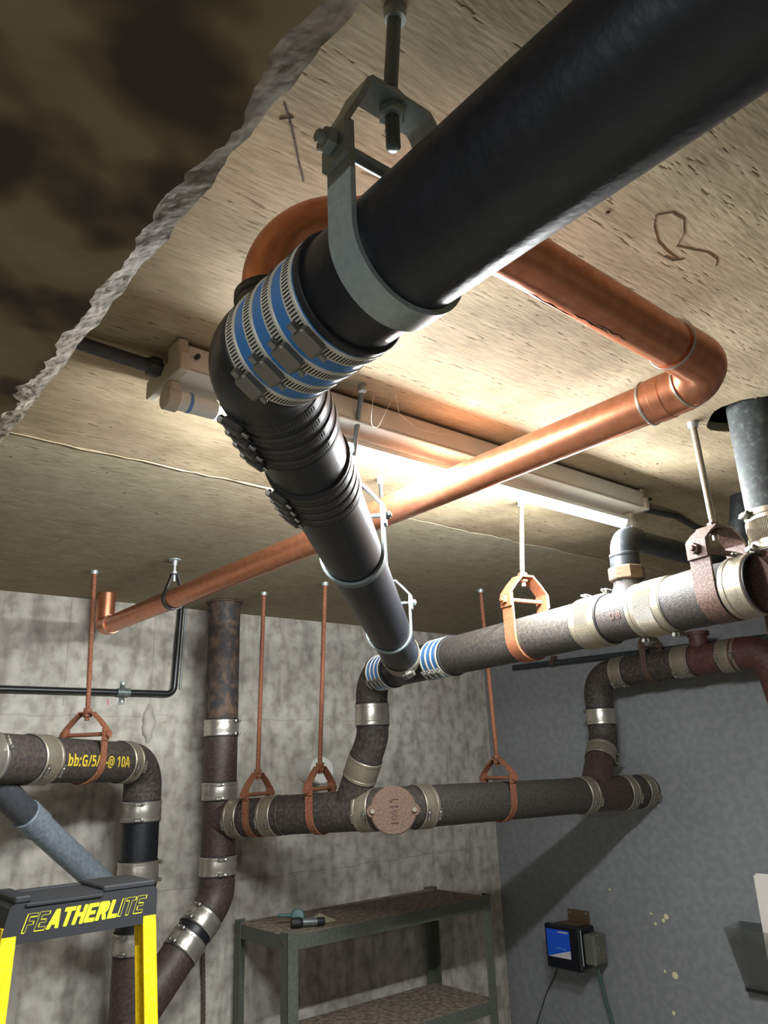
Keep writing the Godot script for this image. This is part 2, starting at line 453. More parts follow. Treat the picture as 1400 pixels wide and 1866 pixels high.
func build_room() -> void:
	var mb := MB.new(v(1, -1.62, -0.6))
	mb.abox(v(-1.6, -1.74, -3.1), v(3.3, -1.62, 1.9))
	struct(mb, "floor", mats.floor_concrete)
	mb = MB.new(v(1, -1.62, -3.03))
	mb.abox(v(-1.6, -1.62, -3.1), v(3.3, 0.9, -2.96))
	var wall := struct(mb, "wall_back", mats.raw_concrete)
	# form joints left proud by the shuttering, and patched blemishes
	var o := wall.position
	for j in [[0.2, 1.32, 0.208], [1.57, 2.42, 0.193], [0.2, 3.1, -0.42]]:
		mb = MB.new(o)
		var x: float = j[0]
		var k := 0
		while x < j[1]:
			var dy := 0.003 * sin(k * 2.3) + 0.002 * sin(k * 0.7)
			mb.abox(v(x, j[2] + dy - 0.002, -2.961), v(minf(x + 0.12, j[1]), j[2] + dy + 0.002, -2.9575), 0.001)
			x += 0.12
			k += 1
		part(mb, "form_joint", mats.raw_concrete, wall)
	for j in [[0.918, 0.24, 0.636], [1.25, 0.24, 0.6], [1.70, 0.2, 0.6], [2.22, 0.2, 0.6], [0.86, -1.0, -0.42]]:
		mb = MB.new(o)
		mb.abox(v(j[0] - 0.002, j[1], -2.961), v(j[0] + 0.002, j[2], -2.9575), 0.001)
		part(mb, "form_joint", mats.raw_concrete, wall)
	mb = MB.new(o)
	var px := []
	for k in 9:
		px.append(v(1.243 + 0.004 * sin(k * 2.0), 0.25 - k * 0.018, -2.9585))
	mb.sweep(px, [0.004, 0.014, 0.02, 0.024, 0.026, 0.024, 0.02, 0.014, 0.004], 10)
	part(mb, "mortar_patch", mats.raw_concrete, wall)
	mb = MB.new(o)
	mb.abox(v(1.078, 0.245, -2.9605), v(1.083, 0.268, -2.9592), 0.0003)
	part(mb, "chalk_tick", mats.pink_chalk, wall)
	mb = MB.new(v(3.22, -1.62, -0.6))
	mb.abox(v(3.14, -1.62, -2.96), v(3.3, 0.9, 1.9))
	wall = struct(mb, "wall_right", mats.grey_wall_paint)
	# flaked paint showing cream plaster
	for c in [[-0.648, -2.105, 0.004, 0.018], [-0.652, -2.035, 0.010, 0.02], [-0.668, -2.05, 0.007, 0.008], [-0.685, -2.09, 0.005, 0.006], [-0.572, -2.30, 0.004, 0.006], [-0.858, -2.075, 0.005, 0.008], [-0.866, -2.03, 0.013, 0.014], [-1.005, -2.06, 0.007, 0.007]]:
		mb = MB.new(wall.position)
		mb.lathe(v(3.1405, c[0], c[1]), Vector3.LEFT, [Vector2(0, c[2] + 0.002), Vector2(0.0012, c[2]), Vector2(0.0012, 0)], 7, false, c[3] * 40.0)
		part(mb, "paint_chip", mats.chip_cream, wall)
	mb = MB.new(v(-1.55, -1.62, -0.6))
	mb.abox(v(-1.7, -1.62, -2.96), v(-1.6, 0.9, 1.9))
	struct(mb, "wall_left", mats.raw_concrete)
	mb = MB.new(v(1, -1.62, 1.95))
	mb.abox(v(-1.7, -1.62, 1.9), v(3.3, 0.9, 2.0))
	struct(mb, "wall_front", mats.raw_concrete)
	# ceiling: a slab above with plywood boards beneath, one ragged joint, one rough hole for the right stack
	mb = MB.new(v(1, 0.72, -0.6))
	mb.abox(v(-1.7, 0.72, -3.1), v(3.3, 0.9, 2.0))
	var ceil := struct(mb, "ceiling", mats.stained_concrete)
	o = ceil.position
	var seam := -1.512
	var hole := Vector2(1.492, -0.612)
	var near := PackedVector2Array([Vector2(3.2, -0.612), Vector2(3.2, seam)])
	var far := PackedVector2Array([Vector2(-1.65, -3.0), Vector2(3.2, -3.0), Vector2(3.2, seam - 0.004)])
	for k in 121:
		var x := 3.16 - k * 0.04
		var w := 0.004 * sin(k * 0.9) + 0.003 * sin(k * 2.37 + 1.0) + 0.002 * sin(k * 5.1)
		near.append(Vector2(x, seam + w))
		far.append(Vector2(x, seam - 0.005 + w * 0.8 + 0.001 * sin(k * 3.3)))
	near.append_array(PackedVector2Array([Vector2(-1.65, seam), Vector2(-1.65, hole.y)]))
	for k in 15:
		var a := PI + PI * k / 14.0
		var r := 0.088 + 0.004 * sin(k * 1.2)
		near.append(Vector2(hole.x + cos(a) * r, hole.y + (sin(a) * r if k > 0 and k < 14 else 0.0)))
	var mine := PackedVector2Array([Vector2(3.2, hole.y), Vector2(3.2, 1.95), Vector2(-1.65, 1.95), Vector2(-1.65, hole.y)])
	for k in 15:
		var a := PI - PI * k / 14.0
		var r := 0.086 + 0.003 * sin(k * 1.7)
		if k == 0: r = 0.088
		if k == 14: r = 0.088 + 0.004 * sin(14 * 1.2)
		mine.append(Vector2(hole.x + cos(a) * r, hole.y + (sin(a) * r if k > 0 and k < 14 else 0.0)))
	mb = MB.new(o)
	extrude(mb, near, CEIL, CEIL + 0.02)
	extrude(mb, mine, CEIL, CEIL + 0.02)
	part(mb, "plywood_board", mats.plywood_board, ceil)
	mb = MB.new(o)
	extrude(mb, far, CEIL - 0.0004, CEIL + 0.02)
	part(mb, "plywood_board", mats.grey_plywood_board, ceil)
	# a raised splinter along the joint
	mb = MB.new(o)
	var sp := []
	for k in 22:
		sp.append(v(0.3 + k * 0.032, CEIL - 0.001 - 0.0015 * absf(sin(k * 1.7)), seam - 0.002 + 0.003 * sin(k * 0.9) + 0.002 * sin(k * 2.1)))
	mb.sweep(sp, 0.0014, 6)
	part(mb, "joint_splinter", mats.plywood_board, ceil)
	# carpenter's marks
	var y := CEIL - 0.0004
	mark([Vector2(0.329, -0.526), Vector2(0.345, -0.541), Vector2(0.36, -0.557), Vector2(0.383, -0.583), Vector2(0.404, -0.605)], y, 0.0022, "pencil_mark", mats.graphite, ceil, o)
	mark([Vector2(0.335, -0.545), Vector2(0.345, -0.535)], y, 0.0016, "pencil_mark", mats.graphite, ceil, o)
	var loop := [Vector2(0.895, -0.425), Vector2(0.868, -0.424), Vector2(0.84, -0.42), Vector2(0.806, -0.405), Vector2(0.79, -0.392), Vector2(0.802, -0.377), Vector2(0.826, -0.375), Vector2(0.852, -0.39), Vector2(0.868, -0.41), Vector2(0.89, -0.402), Vector2(0.915, -0.392), Vector2(0.94, -0.392), Vector2(0.955, -0.402)]
	mark(loop, y, 0.0007, "pencil_mark", mats.pale_graphite, ceil, o)
	mark([Vector2(0.875, -0.432), Vector2(0.893, -0.43), Vector2(0.902, -0.42)], y, 0.002, "pencil_mark", mats.graphite, ceil, o)
	# knots and nail heads
	var rng := RandomNumberGenerator.new()
	rng.seed = 5
	for k in 46:
		var x := rng.randf_range(0.3, 2.3)
		var z := rng.randf_range(-2.7, -0.15)
		mb = MB.new(o)
		mb.lathe(v(x, CEIL + 0.001, z), Vector3.DOWN, [Vector2(0, 0.0045), Vector2(0.0022, rng.randf_range(0.0012, 0.0034)), Vector2(0.0022, 0)], 7)
		part(mb, "nail_head", mats.graphite, ceil)

func build_beam() -> void:
	# the deep concrete beam over the doorway, its lower arris broken off
	var nz := noise(1.0, 41, 3)
	var at := v(-0.1, 0.42, -0.6)
	var a := MB.new(at)
	var b := MB.new(at)
	var rows := []
	var z := 1.9
	while z > -2.961:
		var g := nz.get_noise_2d(z * 9.0, 30.0)
		var e := nz.get_noise_2d(z * 60.0, 9.0)
		var rough := clampf(0.35 - 0.6 * z, 0.3, 1.0)
		var xin := 0.193 + 0.012 * g + 0.006 * e * rough
		var row := []
		for x in [-0.5, -0.3, -0.1, 0.05]:
			row.append(v(x, 0.42 + 0.002 * nz.get_noise_2d(x * 9.0, z * 9.0), z))
		row.append(v(xin - 0.03, 0.4196, z))
		for k in 9:
			var f := k / 8.0
			var x := lerpf(xin, 0.218 + 0.005 * nz.get_noise_2d(z * 14.0, 70.0), f)
			var d := nz.get_noise_2d(x * 170.0, z * 170.0) * 0.0022 * rough * (0.3 if k == 0 or k == 8 else 1.0)
			row.append(v(x + d * 0.5, lerpf(0.4202, 0.433, f) - d, z))
		row.append(v(0.225, 0.47, z))
		row.append(v(0.225, 0.645, z))
		rows.append(row)
		z -= 0.007 if z < -0.2 and z > -1.7 else 0.04
	for i in rows.size() - 1:
		for k in 15:
			var out := Vector3.DOWN + (Vector3.RIGHT if k > 4 else Vector3.ZERO) * (0.6 if k < 13 else 8.0)
			(b if k > 4 and k < 13 else a).quad(rows[i][k], rows[i][k + 1], rows[i + 1][k + 1], rows[i + 1][k], out, 1 if k > 12 or k < 5 else 2)
	a.abox(v(-0.5, 0.425, -2.96), v(-0.49, 0.64, 1.9))
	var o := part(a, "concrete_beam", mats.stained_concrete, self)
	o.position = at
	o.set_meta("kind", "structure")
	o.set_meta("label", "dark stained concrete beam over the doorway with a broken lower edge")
	part(b, "broken_edge", mats.broken_concrete, o)

# ------------------------------------------------------------------ kinds of hardware
# a clevis hanger: lower strap under the pipe, upper yoke, cross bolt with nuts, rod to the ceiling
func clevis(label: String, group: String, c: Vector3, ax: Vector3, r: float, hb: float, ht: float, top: Vector3, sm: Material, rm: Material, w := 0.026, rr := 0.0055, nm: Material = null, inner := 0.4, lowrod := 0.024) -> void:
	var t := thing("clevis_hanger", label, "pipe hanger", c, group)
	var up := Vector3.UP
	var s := Vector3(ax.x, 0, ax.z).normalized().cross(up).normalized()
	var wd := Vector3(ax.x, 0, ax.z).normalized()
	if nm == null: nm = sm
	var th := 0.005
	var R := r + th * 0.5 + 0.0004
	var pts := [c - s * R + up * (hb + 0.017), c - s * R + up * (hb * 0.5)]
	for k in 25:
		var a := PI + PI * k / 24.0
		pts.append(c + s * cos(a) * R + up * sin(a) * R)
	pts.append(c + s * R + up * (hb * 0.5))
	pts.append(c + s * R + up * (hb + 0.017))
	var mb := MB.new(c)
	mb.strap(pts, wd, w, th)
	part(mb, "lower_strap", sm, t)
	mb = MB.new(c)
	var R2 := R + th
	var yk := [c - s * R2 + up * (hb - 0.018), c - s * R2 + up * (hb + 0.012), c - s * (R2 - 0.001) + up * (hb + 0.016), c - s * R * lerpf(0.97, inner, 0.45) + up * lerpf(hb + 0.016, ht, 0.56), c - s * R * (inner + 0.09) + up * (ht - 0.006), c - s * R * inner + up * ht, c + s * R * inner + up * ht, c + s * R * (inner + 0.09) + up * (ht - 0.006), c + s * R * lerpf(0.97, inner, 0.45) + up * lerpf(hb + 0.016, ht, 0.56), c + s * (R2 - 0.001) + up * (hb + 0.016), c + s * R2 + up * (hb + 0.012), c + s * R2 + up * (hb - 0.018)]
	mb.strap(yk, wd, w, th)
	part(mb, "yoke", sm, t)
	mb = MB.new(c)
	var br := rr * 0.85
	mb.rod(c - s * (R2 + 0.018) + up * hb, c + s * (R2 + 0.012) + up * hb, br, 12)
	part(mb, "cross_bolt", nm, t)
	for sg in [-1.0, 1.0]:
		mb = MB.new(c)
		mb.nut(c + s * sg * (R2 + th * 0.5) + up * hb, s * sg, br * 2.0, br * 1.7)
		part(mb, "nut", nm, t)
	mb = MB.new(c)
	var foot := c + up * (ht - lowrod)
	var through := c + up * (ht + 0.02)
	mb.threaded(foot, through, rr, 0.0022)
	part(mb, "rod_end", rm, t)
	mb = MB.new(c)
	mb.rod(through - up * 0.001, top, rr)
	part(mb, "hanger_rod", rm, t)
	for h in [[ht + th * 0.5, 1.0], [ht - th * 0.5, -1.0]]:
		mb = MB.new(c)
		mb.nut(c + up * h[0], up * h[1], rr * 1.9, rr * 1.5, 0.7)
		part(mb, "nut", nm, t)
	mb = MB.new(c)
	mb.lathe(top, Vector3.DOWN, [Vector2(-0.002, rr * 1.7), Vector2(0.012, rr * 1.5), Vector2(0.012, 0)], 14)
	part(mb, "ceiling_anchor", mats.zinc, t)

# a pipe coupling. kind: "blue" heavy shielded, "black" same but dark shield, "corrugated", "plain"
func coupling(label: String, group: String, c: Vector3, ax: Vector3, r: float, length: float, kind: String, out: Vector3, bands := 2, slots := false) -> void:
	ax = ax.normalized()
	out = (out - ax * out.dot(ax)).normalized()
	var t := thing("pipe_coupling", label, "coupling", c, group)
	var h := length * 0.5
	var tan := ax.cross(out).normalized()
	var mb := MB.new(c)
	var sr := r + 0.0035
	var old := kind == "plain" or kind == "corrugated" or kind == "dull"
	if old:
		var n := 6
		var pr := [Vector2(-h, r - 0.002), Vector2(-h, sr)]
		if kind == "corrugated":
			# ribs pressed lengthwise into the middle of the shield, side by side round the pipe
			for k in 120:
				var d0 := out.rotated(ax, TAU * k / 120.0)
				var d1 := out.rotated(ax, TAU * (k + 0.5) / 120.0)
				var d2 := out.rotated(ax, TAU * (k + 1) / 120.0)
				var e := ax * h * 0.5
				mb.quad(c + d0 * sr - e, c + d1 * (sr + 0.0016) - e, c + d1 * (sr + 0.0016) + e, c + d0 * sr + e, d0)
				mb.quad(c + d1 * (sr + 0.0016) - e, c + d2 * sr - e, c + d2 * sr + e, c + d1 * (sr + 0.0016) + e, d2)
		else:
			for k in n + 1:
				pr.append(Vector2(lerpf(-h * 0.55, h * 0.55, k / float(n)), sr + 0.0012 * sin(PI * k / n)))
		pr.append(Vector2(h, sr))
		pr.append(Vector2(h, r - 0.002))
		mb.lathe(c, ax, pr, 44, kind != "corrugated")
		part(mb, "shield", mats.stainless if kind == "plain" else mats.dull_stainless, t)
		for sg in [-1.0, 1.0]:
			mb = MB.new(c)
			mb.ring(c + ax * sg * (h + 0.002), ax, r - 0.001, r + 0.0025, 0.004)
			part(mb, "gasket_lip", mats.black_rubber, t)
	else:
		mb.lathe(c, ax, [Vector2(-h, r - 0.002), Vector2(-h, sr - 0.001), Vector2(-h + 0.002, sr), Vector2(h - 0.002, sr), Vector2(h, sr - 0.001), Vector2(h, r - 0.002)], 48)
		part(mb, "shield", mats.blue_rubber if kind == "blue" else mats.black_rubber, t)
		for sg in [-1.0, 1.0]:
			mb = MB.new(c)
			mb.ring(c + ax * sg * (h + 0.004), ax, r - 0.001, sr + 0.001, 0.009)
			part(mb, "gasket_lip", mats.black_rubber, t)
	var bw := (0.0165 if slots else 0.0085) if not old else 0.011
	var bm: Material = (mats.clamp_steel if kind == "blue" else mats.shaded_clamp_steel) if not old else (mats.stainless if kind == "plain" else mats.dull_stainless)
	for k in bands:
		var d := lerpf(-h + bw * 0.62, h - bw * 0.62, k / float(bands - 1))
		var bc := c + ax * d
		mb = MB.new(c)
		mb.ring(bc, ax, sr - 0.001, sr + 0.0014, bw, 48)
		var band := part(mb, "clamp_band", bm, t)
		if slots:
			mb = MB.new(c)
			for q in 108:
				var a := TAU * q / 108.0
				if absf(wrapf(a, -PI, PI)) < 0.2: continue
				if a > 2.1 and a < 4.6: continue
				var dir := out.rotated(ax, a)
				mb.box(bc + dir * (sr + 0.0014), ax, dir, ax.cross(dir), Vector3(bw * 0.56, 0.0005, 0.0014), 0.0001)
			var sl := part(mb, "worm_slots", mats.slot_dark, band)
			sl.set_meta("kind", "stuff")
		mb = MB.new(c)
		var hl := 0.026 if slots else 0.022
		mb.box(bc + out * (sr + 0.0062), ax, out, tan, Vector3(bw * 1.12, 0.011, hl), 0.0025)
		part(mb, "screw_housing", (mats.housing_steel if kind == "blue" else mats.shaded_clamp_steel) if slots else mats.screw_steel, band)
		mb = MB.new(c)
		mb.nut(bc + out * (sr + 0.0066) + tan * hl * 0.5, tan, 0.005, 0.008)
		part(mb, "screw_head", mats.screw_steel, band)
		mb = MB.new(c)
		mb.rod(bc + out * (sr + 0.0066) - tan * hl * 0.5, bc + out * (sr + 0.0066) - tan * (hl * 0.5 + 0.008), 0.0028, 10)
		part(mb, "screw_tip", mats.screw_steel, band)

# a straight pipe, one mesh
func pipe(called: String, label: String, cat: String, a: Vector3, b: Vector3, r: float, m: Material, group := "") -> MeshInstance3D:
	var mb := MB.new((a + b) * 0.5)
	var l := a.distance_to(b)
	mb.lathe(a, b - a, [Vector2(0, r - 0.006), Vector2(0, r - 0.001), Vector2(0.001, r), Vector2(l - 0.001, r), Vector2(l, r - 0.001), Vector2(l, r - 0.006), Vector2(0, r - 0.006)], 56)
	return solo(mb, called, m, label, cat, group)

# a fitting: several swept limbs joined in one mesh; each limb is [points, radius or radii]; beads are [centre, axis, radius]
func fitting(called: String, label: String, cat: String, at: Vector3, limbs: Array, m: Material, beads := [], group := "") -> MeshInstance3D:
	var mb := MB.new(at)
	for l in limbs:
		mb.sweep(l[0], l[1], 48)
	for b in beads:
		mb.lathe(b[0], b[1], [Vector2(-0.006, b[2] - 0.002), Vector2(-0.004, b[2] + 0.0018), Vector2(0.004, b[2] + 0.0018), Vector2(0.006, b[2] - 0.002)], 48, true)
	return solo(mb, called, m, label, cat, group)

# lettering bent round a pipe (r > 0) or laid flat on a face
func lettering(mb: MB, text: String, size: float, o: Vector3, along: Vector3, outw: Vector3, r: float, slant := 0.0) -> void:
	var f := SystemFont.new()
	f.font_names = PackedStringArray(["Droid Sans"])
	f.font_weight = 700
	var tm := TextMesh.new()
	tm.text = text
	tm.font = f
	tm.font_size = 48
	tm.pixel_size = size / 48.0
	tm.depth = 0.0
	tm.horizontal_alignment = HORIZONTAL_ALIGNMENT_LEFT
	tm.curve_step = 2.0
	var up := outw.cross(along).normalized()
	for s in tm.get_surface_count():
		var arr := tm.surface_get_arrays(s)
		var vs: PackedVector3Array = arr[Mesh.ARRAY_VERTEX]
		var ids: PackedInt32Array = arr[Mesh.ARRAY_INDEX]
		for i in range(0, ids.size(), 3):
			var todo := [[vs[ids[i]], vs[ids[i + 1]], vs[ids[i + 2]]]]
			while todo:
				var tr: Array = todo.pop_back()
				var far := 0
				for k in 3:
					if absf(tr[k].y - tr[(k + 1) % 3].y) > absf(tr[far].y - tr[(far + 1) % 3].y): far = k
				if r > 0.0 and absf(tr[far].y - tr[(far + 1) % 3].y) > 0.006:
					var m: Vector3 = (tr[far] + tr[(far + 1) % 3]) * 0.5
					todo.append([tr[far], m, tr[(far + 2) % 3]])
					todo.append([m, tr[(far + 1) % 3], tr[(far + 2) % 3]])
					continue
				var p := []
				for k in 3:
					var q: Vector3 = tr[k]
					q.x += q.y * slant
					if r > 0.0:
						var a := q.y / r
						p.append(o + along * q.x + (outw * cos(a) + up * sin(a)) * r)
					else:
						p.append(o + along * q.x + up * q.y)
				mb.tri(p[0], p[1], p[2], outw)

# ------------------------------------------------------------------ the strip light
func build_light() -> void:
	var at := v(1.06, 0.61, -1.05)
	var t := thing("strip_light", "long white strip light with one glowing tube under the plywood ceiling", "light", at)
	var mb := MB.new(at)
	mb.abox(v(0.45, 0.588, -1.1), v(1.69, 0.634, -1.002), 0.004)
	part(mb, "housing", mats.fixture_enamel, t)
	mb = MB.new(at)
	mb.abox(v(0.45, 0.584, -1.104), v(1.69, 0.588, -0.998), 0.002)
	part(mb, "reflector", mats.fixture_enamel, t)
	for x in [0.435, 1.685]:
		mb = MB.new(at)
		mb.abox(v(x, 0.58, -1.12), v(x + 0.016, 0.612, -0.99), 0.002)
		mb.abox(v(x, 0.608, -1.04), v(x + 0.016, 0.638, -0.998), 0.002)
		var e := part(mb, "end_plate", mats.fixture_end, t)
		mb = MB.new(at)
		mb.rod(v(x + 0.03, 0.612, -0.9905), v(x + 0.03, 0.612, -1.0), 0.004, 12)
		part(mb, "screw", mats.black_enamel, e)
	for x in [[0.437, 0.457], [1.672, 1.69]]:
		mb = MB.new(at)
		mb.abox(v(x[0], 0.548, -1.060), v(x[1], 0.582, -1.030), 0.004)
		mb.rod(v(x[0] - 0.002, 0.554, -1.045), v(x[1] + 0.001, 0.554, -1.045), 0.019, 20)
		part(mb, "lamp_holder", mats.fixture_end, t)
	mb = MB.new(at)
	mb.rod(v(0.522, 0.556, -1.045), v(1.655, 0.556, -1.045), 0.0158, 28)
	var tube := part(mb, "tube", mats.tube_glow, t)
	mb = MB.new(at)
	var back := []
	for k in 13:
		var ang := PI * k / 12.0
		back.append(v(0, 0.556 + 0.0166 * sin(ang), -1.045 + 0.0166 * cos(ang)))
	for k in 12:
		var p: Vector3 = back[k]
		var q: Vector3 = back[k + 1]
		var cx := v(0, 0.556, -1.045)
		mb.quad(p + Vector3(0.522, 0, 0), q + Vector3(0.522, 0, 0), q + Vector3(1.655, 0, 0), p + Vector3(1.655, 0, 0), (p + q) * 0.5 - cx, 1)
	part(mb, "tube_back", mats.white_plastic, tube)
	for x in [[0.455, 0.524], [1.653, 1.675]]:
		mb = MB.new(at)
		mb.rod(v(x[0], 0.556, -1.045), v(x[1], 0.556, -1.045), 0.0162, 28)
		part(mb, "tube_end", mats.white_plastic, tube)
	mb = MB.new(at)
	mb.ring(v(0.476, 0.556, -1.045), Vector3.RIGHT, 0.0155, 0.0167, 0.007, 28)
	part(mb, "blue_stripe", mats.blue_print, tube)
	# the light the tube gives, from strips just off its face
	for d in [Vector3(0, -1, 0), Vector3(0, -0.70, 0.714), Vector3(0, -0.58, -0.815)]:
		var dir: Vector3 = d.normalized()
		var l := AreaLight3D.new()
		l.name = "tube_light"
		l.area_size = Vector2(1.12, 0.024)
		l.light_color = Color(0.97, 0.99, 1.0)
		l.light_energy = TUBE_LIGHT * (1.0 if dir.y < -0.9 else 1.25)
		l.area_range = 8.0
		l.area_attenuation = 2.0
		l.shadow_enabled = true
		t.add_child(l, true)
		l.transform = Transform3D(Basis(Vector3.RIGHT, (-dir).cross(Vector3.RIGHT), -dir), v(1.085, 0.556, -1.045) + dir * 0.0185 - at)
	# lamp out of view on the doorway side, placed to light pipe, hanger and beam
	at = v(-1.57, 0.2, 0.3)
	var t2 := thing("unseen_wall_light", "unseen strip light on the doorway side wall lighting the overhead pipe and hanger", "light", at)
	mb = MB.new(at)
	mb.abox(v(-1.6, 0.15, -0.35), v(-1.56, 0.25, 0.95), 0.004)
	part(mb, "housing", mats.fixture_enamel, t2)
	mb = MB.new(at)
	mb.rod(v(-1.54, 0.2, -0.3), v(-1.54, 0.2, 0.9), 0.0132, 24)
	part(mb, "tube", mats.tube_glow, t2)
	var fl := AreaLight3D.new()
	fl.name = "unseen_tube_light"
	fl.area_size = Vector2(1.15, 0.026)
	fl.light_color = Color(0.93, 0.97, 1.0)
	fl.light_energy = UNSEEN_DOOR_LIGHT
	fl.area_range = 8.0
	fl.area_attenuation = 2.0
	fl.shadow_enabled = true
	t2.add_child(fl, true)
	fl.transform = Transform3D(Basis(Vector3.FORWARD, Vector3.UP, Vector3.LEFT), v(-1.524, 0.2, 0.3) - at)
	mb = MB.new(v(0.33, 0.618, -1.07))
	mb.sweep(route([v(0.222, 0.622, -1.075), v(0.3, 0.622, -1.075), v(0.37, 0.616, -1.07), v(0.437, 0.612, -1.065)], 0.1, 4), 0.011, 14)
	mb.nut(v(0.415, 0.614, -1.067), Vector3.RIGHT, 0.017, 0.02)
	solo(mb, "conduit", mats.dark_pvc, "short dark conduit from the concrete beam into the strip light", "conduit")
	mb = MB.new(v(2.4, 0.62, -1.09))
	mb.sweep(route([v(1.70, 0.612, -1.06), v(1.8, 0.622, -1.07), v(1.96, 0.628, -1.065), v(2.12, 0.632, -1.1), v(2.5, 0.632, -1.11), v(3.14, 0.632, -1.12)], 0.15, 6), 0.008, 12)
	solo(mb, "cable", mats.dark_pvc, "dark cable along the ceiling from the strip light to the grey wall", "cable")
	var which := ["thin pale cobweb loop hanging beside the strip light", "thin pale cobweb thread stretched along the strip light"]
	for q in [[v(0.79, 0.64, -0.96), v(0.792, 0.575, -0.975), v(0.81, 0.57, -0.98), v(0.835, 0.64, -0.955)], [v(0.835, 0.64, -0.955), v(0.865, 0.615, -0.98), v(0.93, 0.606, -0.995), v(1.0, 0.615, -0.998)]]:
		mb = MB.new(q[1])
		mb.sweep(route(q, 0.012, 5), 0.0006, 5)
		solo(mb, "cobweb_thread", mats.web, which.pop_front(), "cobweb", "cobweb threads by the strip light")

# ------------------------------------------------------------------ new black drain line
const D0 := Vector3(0.37, 0.397, -0.63)
const DD := Vector3(0.7112, -0.0622, -0.7003)
const R0 := Vector3(1.514, 0.285, -1.247)
const RA := Vector3(0.1657, 0.0, -0.9862)
const L0 := Vector3(1.456, -0.175, -2.767)      # lower main, limb from the stack towards the room
const LA := Vector3(0.3433, 0.0433, 0.9382)
const M0 := Vector3(1.71, -0.143, -2.073)       # lower main, limb across to the grey wall
const MA := Vector3(0.99974, -0.0119, 0.0196)
const F0 := Vector3(0.401, 0.052, -2.129)
const FA := Vector3(0.784, -0.0227, -0.62)

func dpt(s: float) -> Vector3: return D0 + DD * s + Vector3(0, EYE, 0)
func rpt(s: float) -> Vector3: return R0 + RA * s + Vector3(0, EYE, 0)
func lpt(s: float) -> Vector3: return L0 + LA * s + Vector3(0, EYE, 0)
func mpt(s: float) -> Vector3: return M0 + MA * s + Vector3(0, EYE, 0)
func fpt(s: float) -> Vector3: return F0 + FA * s + Vector3(0, EYE, 0)

func build_black_line() -> void:
	var r := 0.0535
	var black: Material = mats.black_iron_coating
	pipe("iron_pipe", "large black iron pipe passing overhead under the zinc hanger", "pipe", v(0.352, 0.387, 1.85), v(0.352, 0.387, -0.51), r, black)
	coupling("blue coupling with four slotted clamps on the overhead black pipe", "", v(0.352, 0.387, -0.517), Vector3.FORWARD, r, 0.116, "blue", Vector3(-0.55, -0.83, 0), 4, true)
	var corner := v(0.352, 0.3935, -0.612)
	fitting("iron_bend", "black iron bend turning the overhead pipe towards the back wall", "pipe bend", corner,
		[[route([v(0.352, 0.387, -0.52), corner, dpt(0.085)], 0.075, 12), 0.0555], [[v(0.362, 0.40, -0.597), v(0.362, 0.462, -0.597)], 0.040]], black, [[v(0.362, 0.459, -0.597), Vector3.UP, 0.04]])
	coupling("dark coupling with four slotted clamps just below the black bend", "", dpt(0.073), DD, r, 0.108, "black", Vector3(-0.5, -0.78, -0.4), 4, true)
	pipe("iron_pipe", "short black pipe piece between the two dark slotted couplings", "pipe", dpt(0.075), dpt(0.275), r + 0.001, black)
	coupling("dark slotted coupling at the upper end of the diagonal black pipe", "", dpt(0.272), DD, r, 0.096, "black", Vector3(-0.5, -0.78, -0.4), 4, true)
	pipe("iron_pipe", "diagonal black iron pipe hung from two zinc hangers", "pipe", dpt(0.28), dpt(1.58), r, black)
	coupling("dark ribbed coupling where the diagonal pipe meets the wye", "", dpt(1.572), DD, r, 0.07, "dull", Vector3(0.2, -0.95, 0.3), 4)
	var w := rpt(0.622)
	fitting("iron_wye", "black iron wye between two blue coupled pipes", "wye", w,
		[[[rpt(0.40), rpt(0.745)], r], [[w + (dpt(1.575) - w) * 0.02, dpt(1.575)], r]], black, [])
	coupling("bright blue coupling right of the wye with screws below", "", rpt(0.405), RA, r, 0.092, "blue", Vector3(-0.62, -0.78, -0.1), 4)
	coupling("bright blue coupling between the wye and the drop bend", "", rpt(0.742), RA, r, 0.088, "blue", Vector3(-0.74, -0.66, -0.12), 4)
	var drop := v(1.655, 0.285, -2.085)
	fitting("iron_bend", "black iron bend dropping from the left blue coupling", "pipe bend", drop,
		[[route([rpt(0.75), drop, v(1.655, 0.15, -2.085)], 0.08, 12), r]], mats.old_iron)
	coupling("shiny steel coupling under the black drop bend", "", v(1.655, 0.154, -2.085), Vector3.DOWN, r, 0.07, "plain", Vector3(0.8, 0, -0.5))
	var low := lpt(0.575)
	var knee := v(1.655, 0.085, -2.085)
	var dir := (low - knee).normalized()
	fitting("iron_bend", "short dark bend leaning towards the lower main pipe", "pipe bend", knee,
		[[route([v(1.655, 0.15, -2.085), knee, knee + dir * 0.12], 0.09, 10), r]], mats.old_iron)
	coupling("dusty tilted coupling on the branch above the cleanout cover", "", knee + dir * 0.115, dir, r, 0.075, "dull", Vector3(0.8, 0.3, -0.5))
	# the two zinc hangers on the diagonal, the near one on the overhead pipe
	var c := v(0.352, 0.387, -0.39)
	clevis("bright zinc hanger on the overhead black pipe with threaded rod", "", c, Vector3.FORWARD, 0.0535, 0.076, 0.152, v(0.352, CEIL, -0.379), mats.zinc, mats.zinc_dark, 0.03, 0.0065, mats.zinc, 0.55, 0.045)
	clevis("zinc hanger in the middle of the diagonal black pipe", "", dpt(0.625), DD, 0.0535, 0.07, 0.13, v(0.768, CEIL, -0.966), mats.zinc_dark, mats.zinc_dark, 0.024, 0.005)
	clevis("zinc hanger on the diagonal black pipe close to the wye", "", dpt(1.25), DD, 0.0535, 0.07, 0.128, v(1.09, CEIL, -1.315), mats.zinc_dark, mats.zinc_dark, 0.024, 0.005)

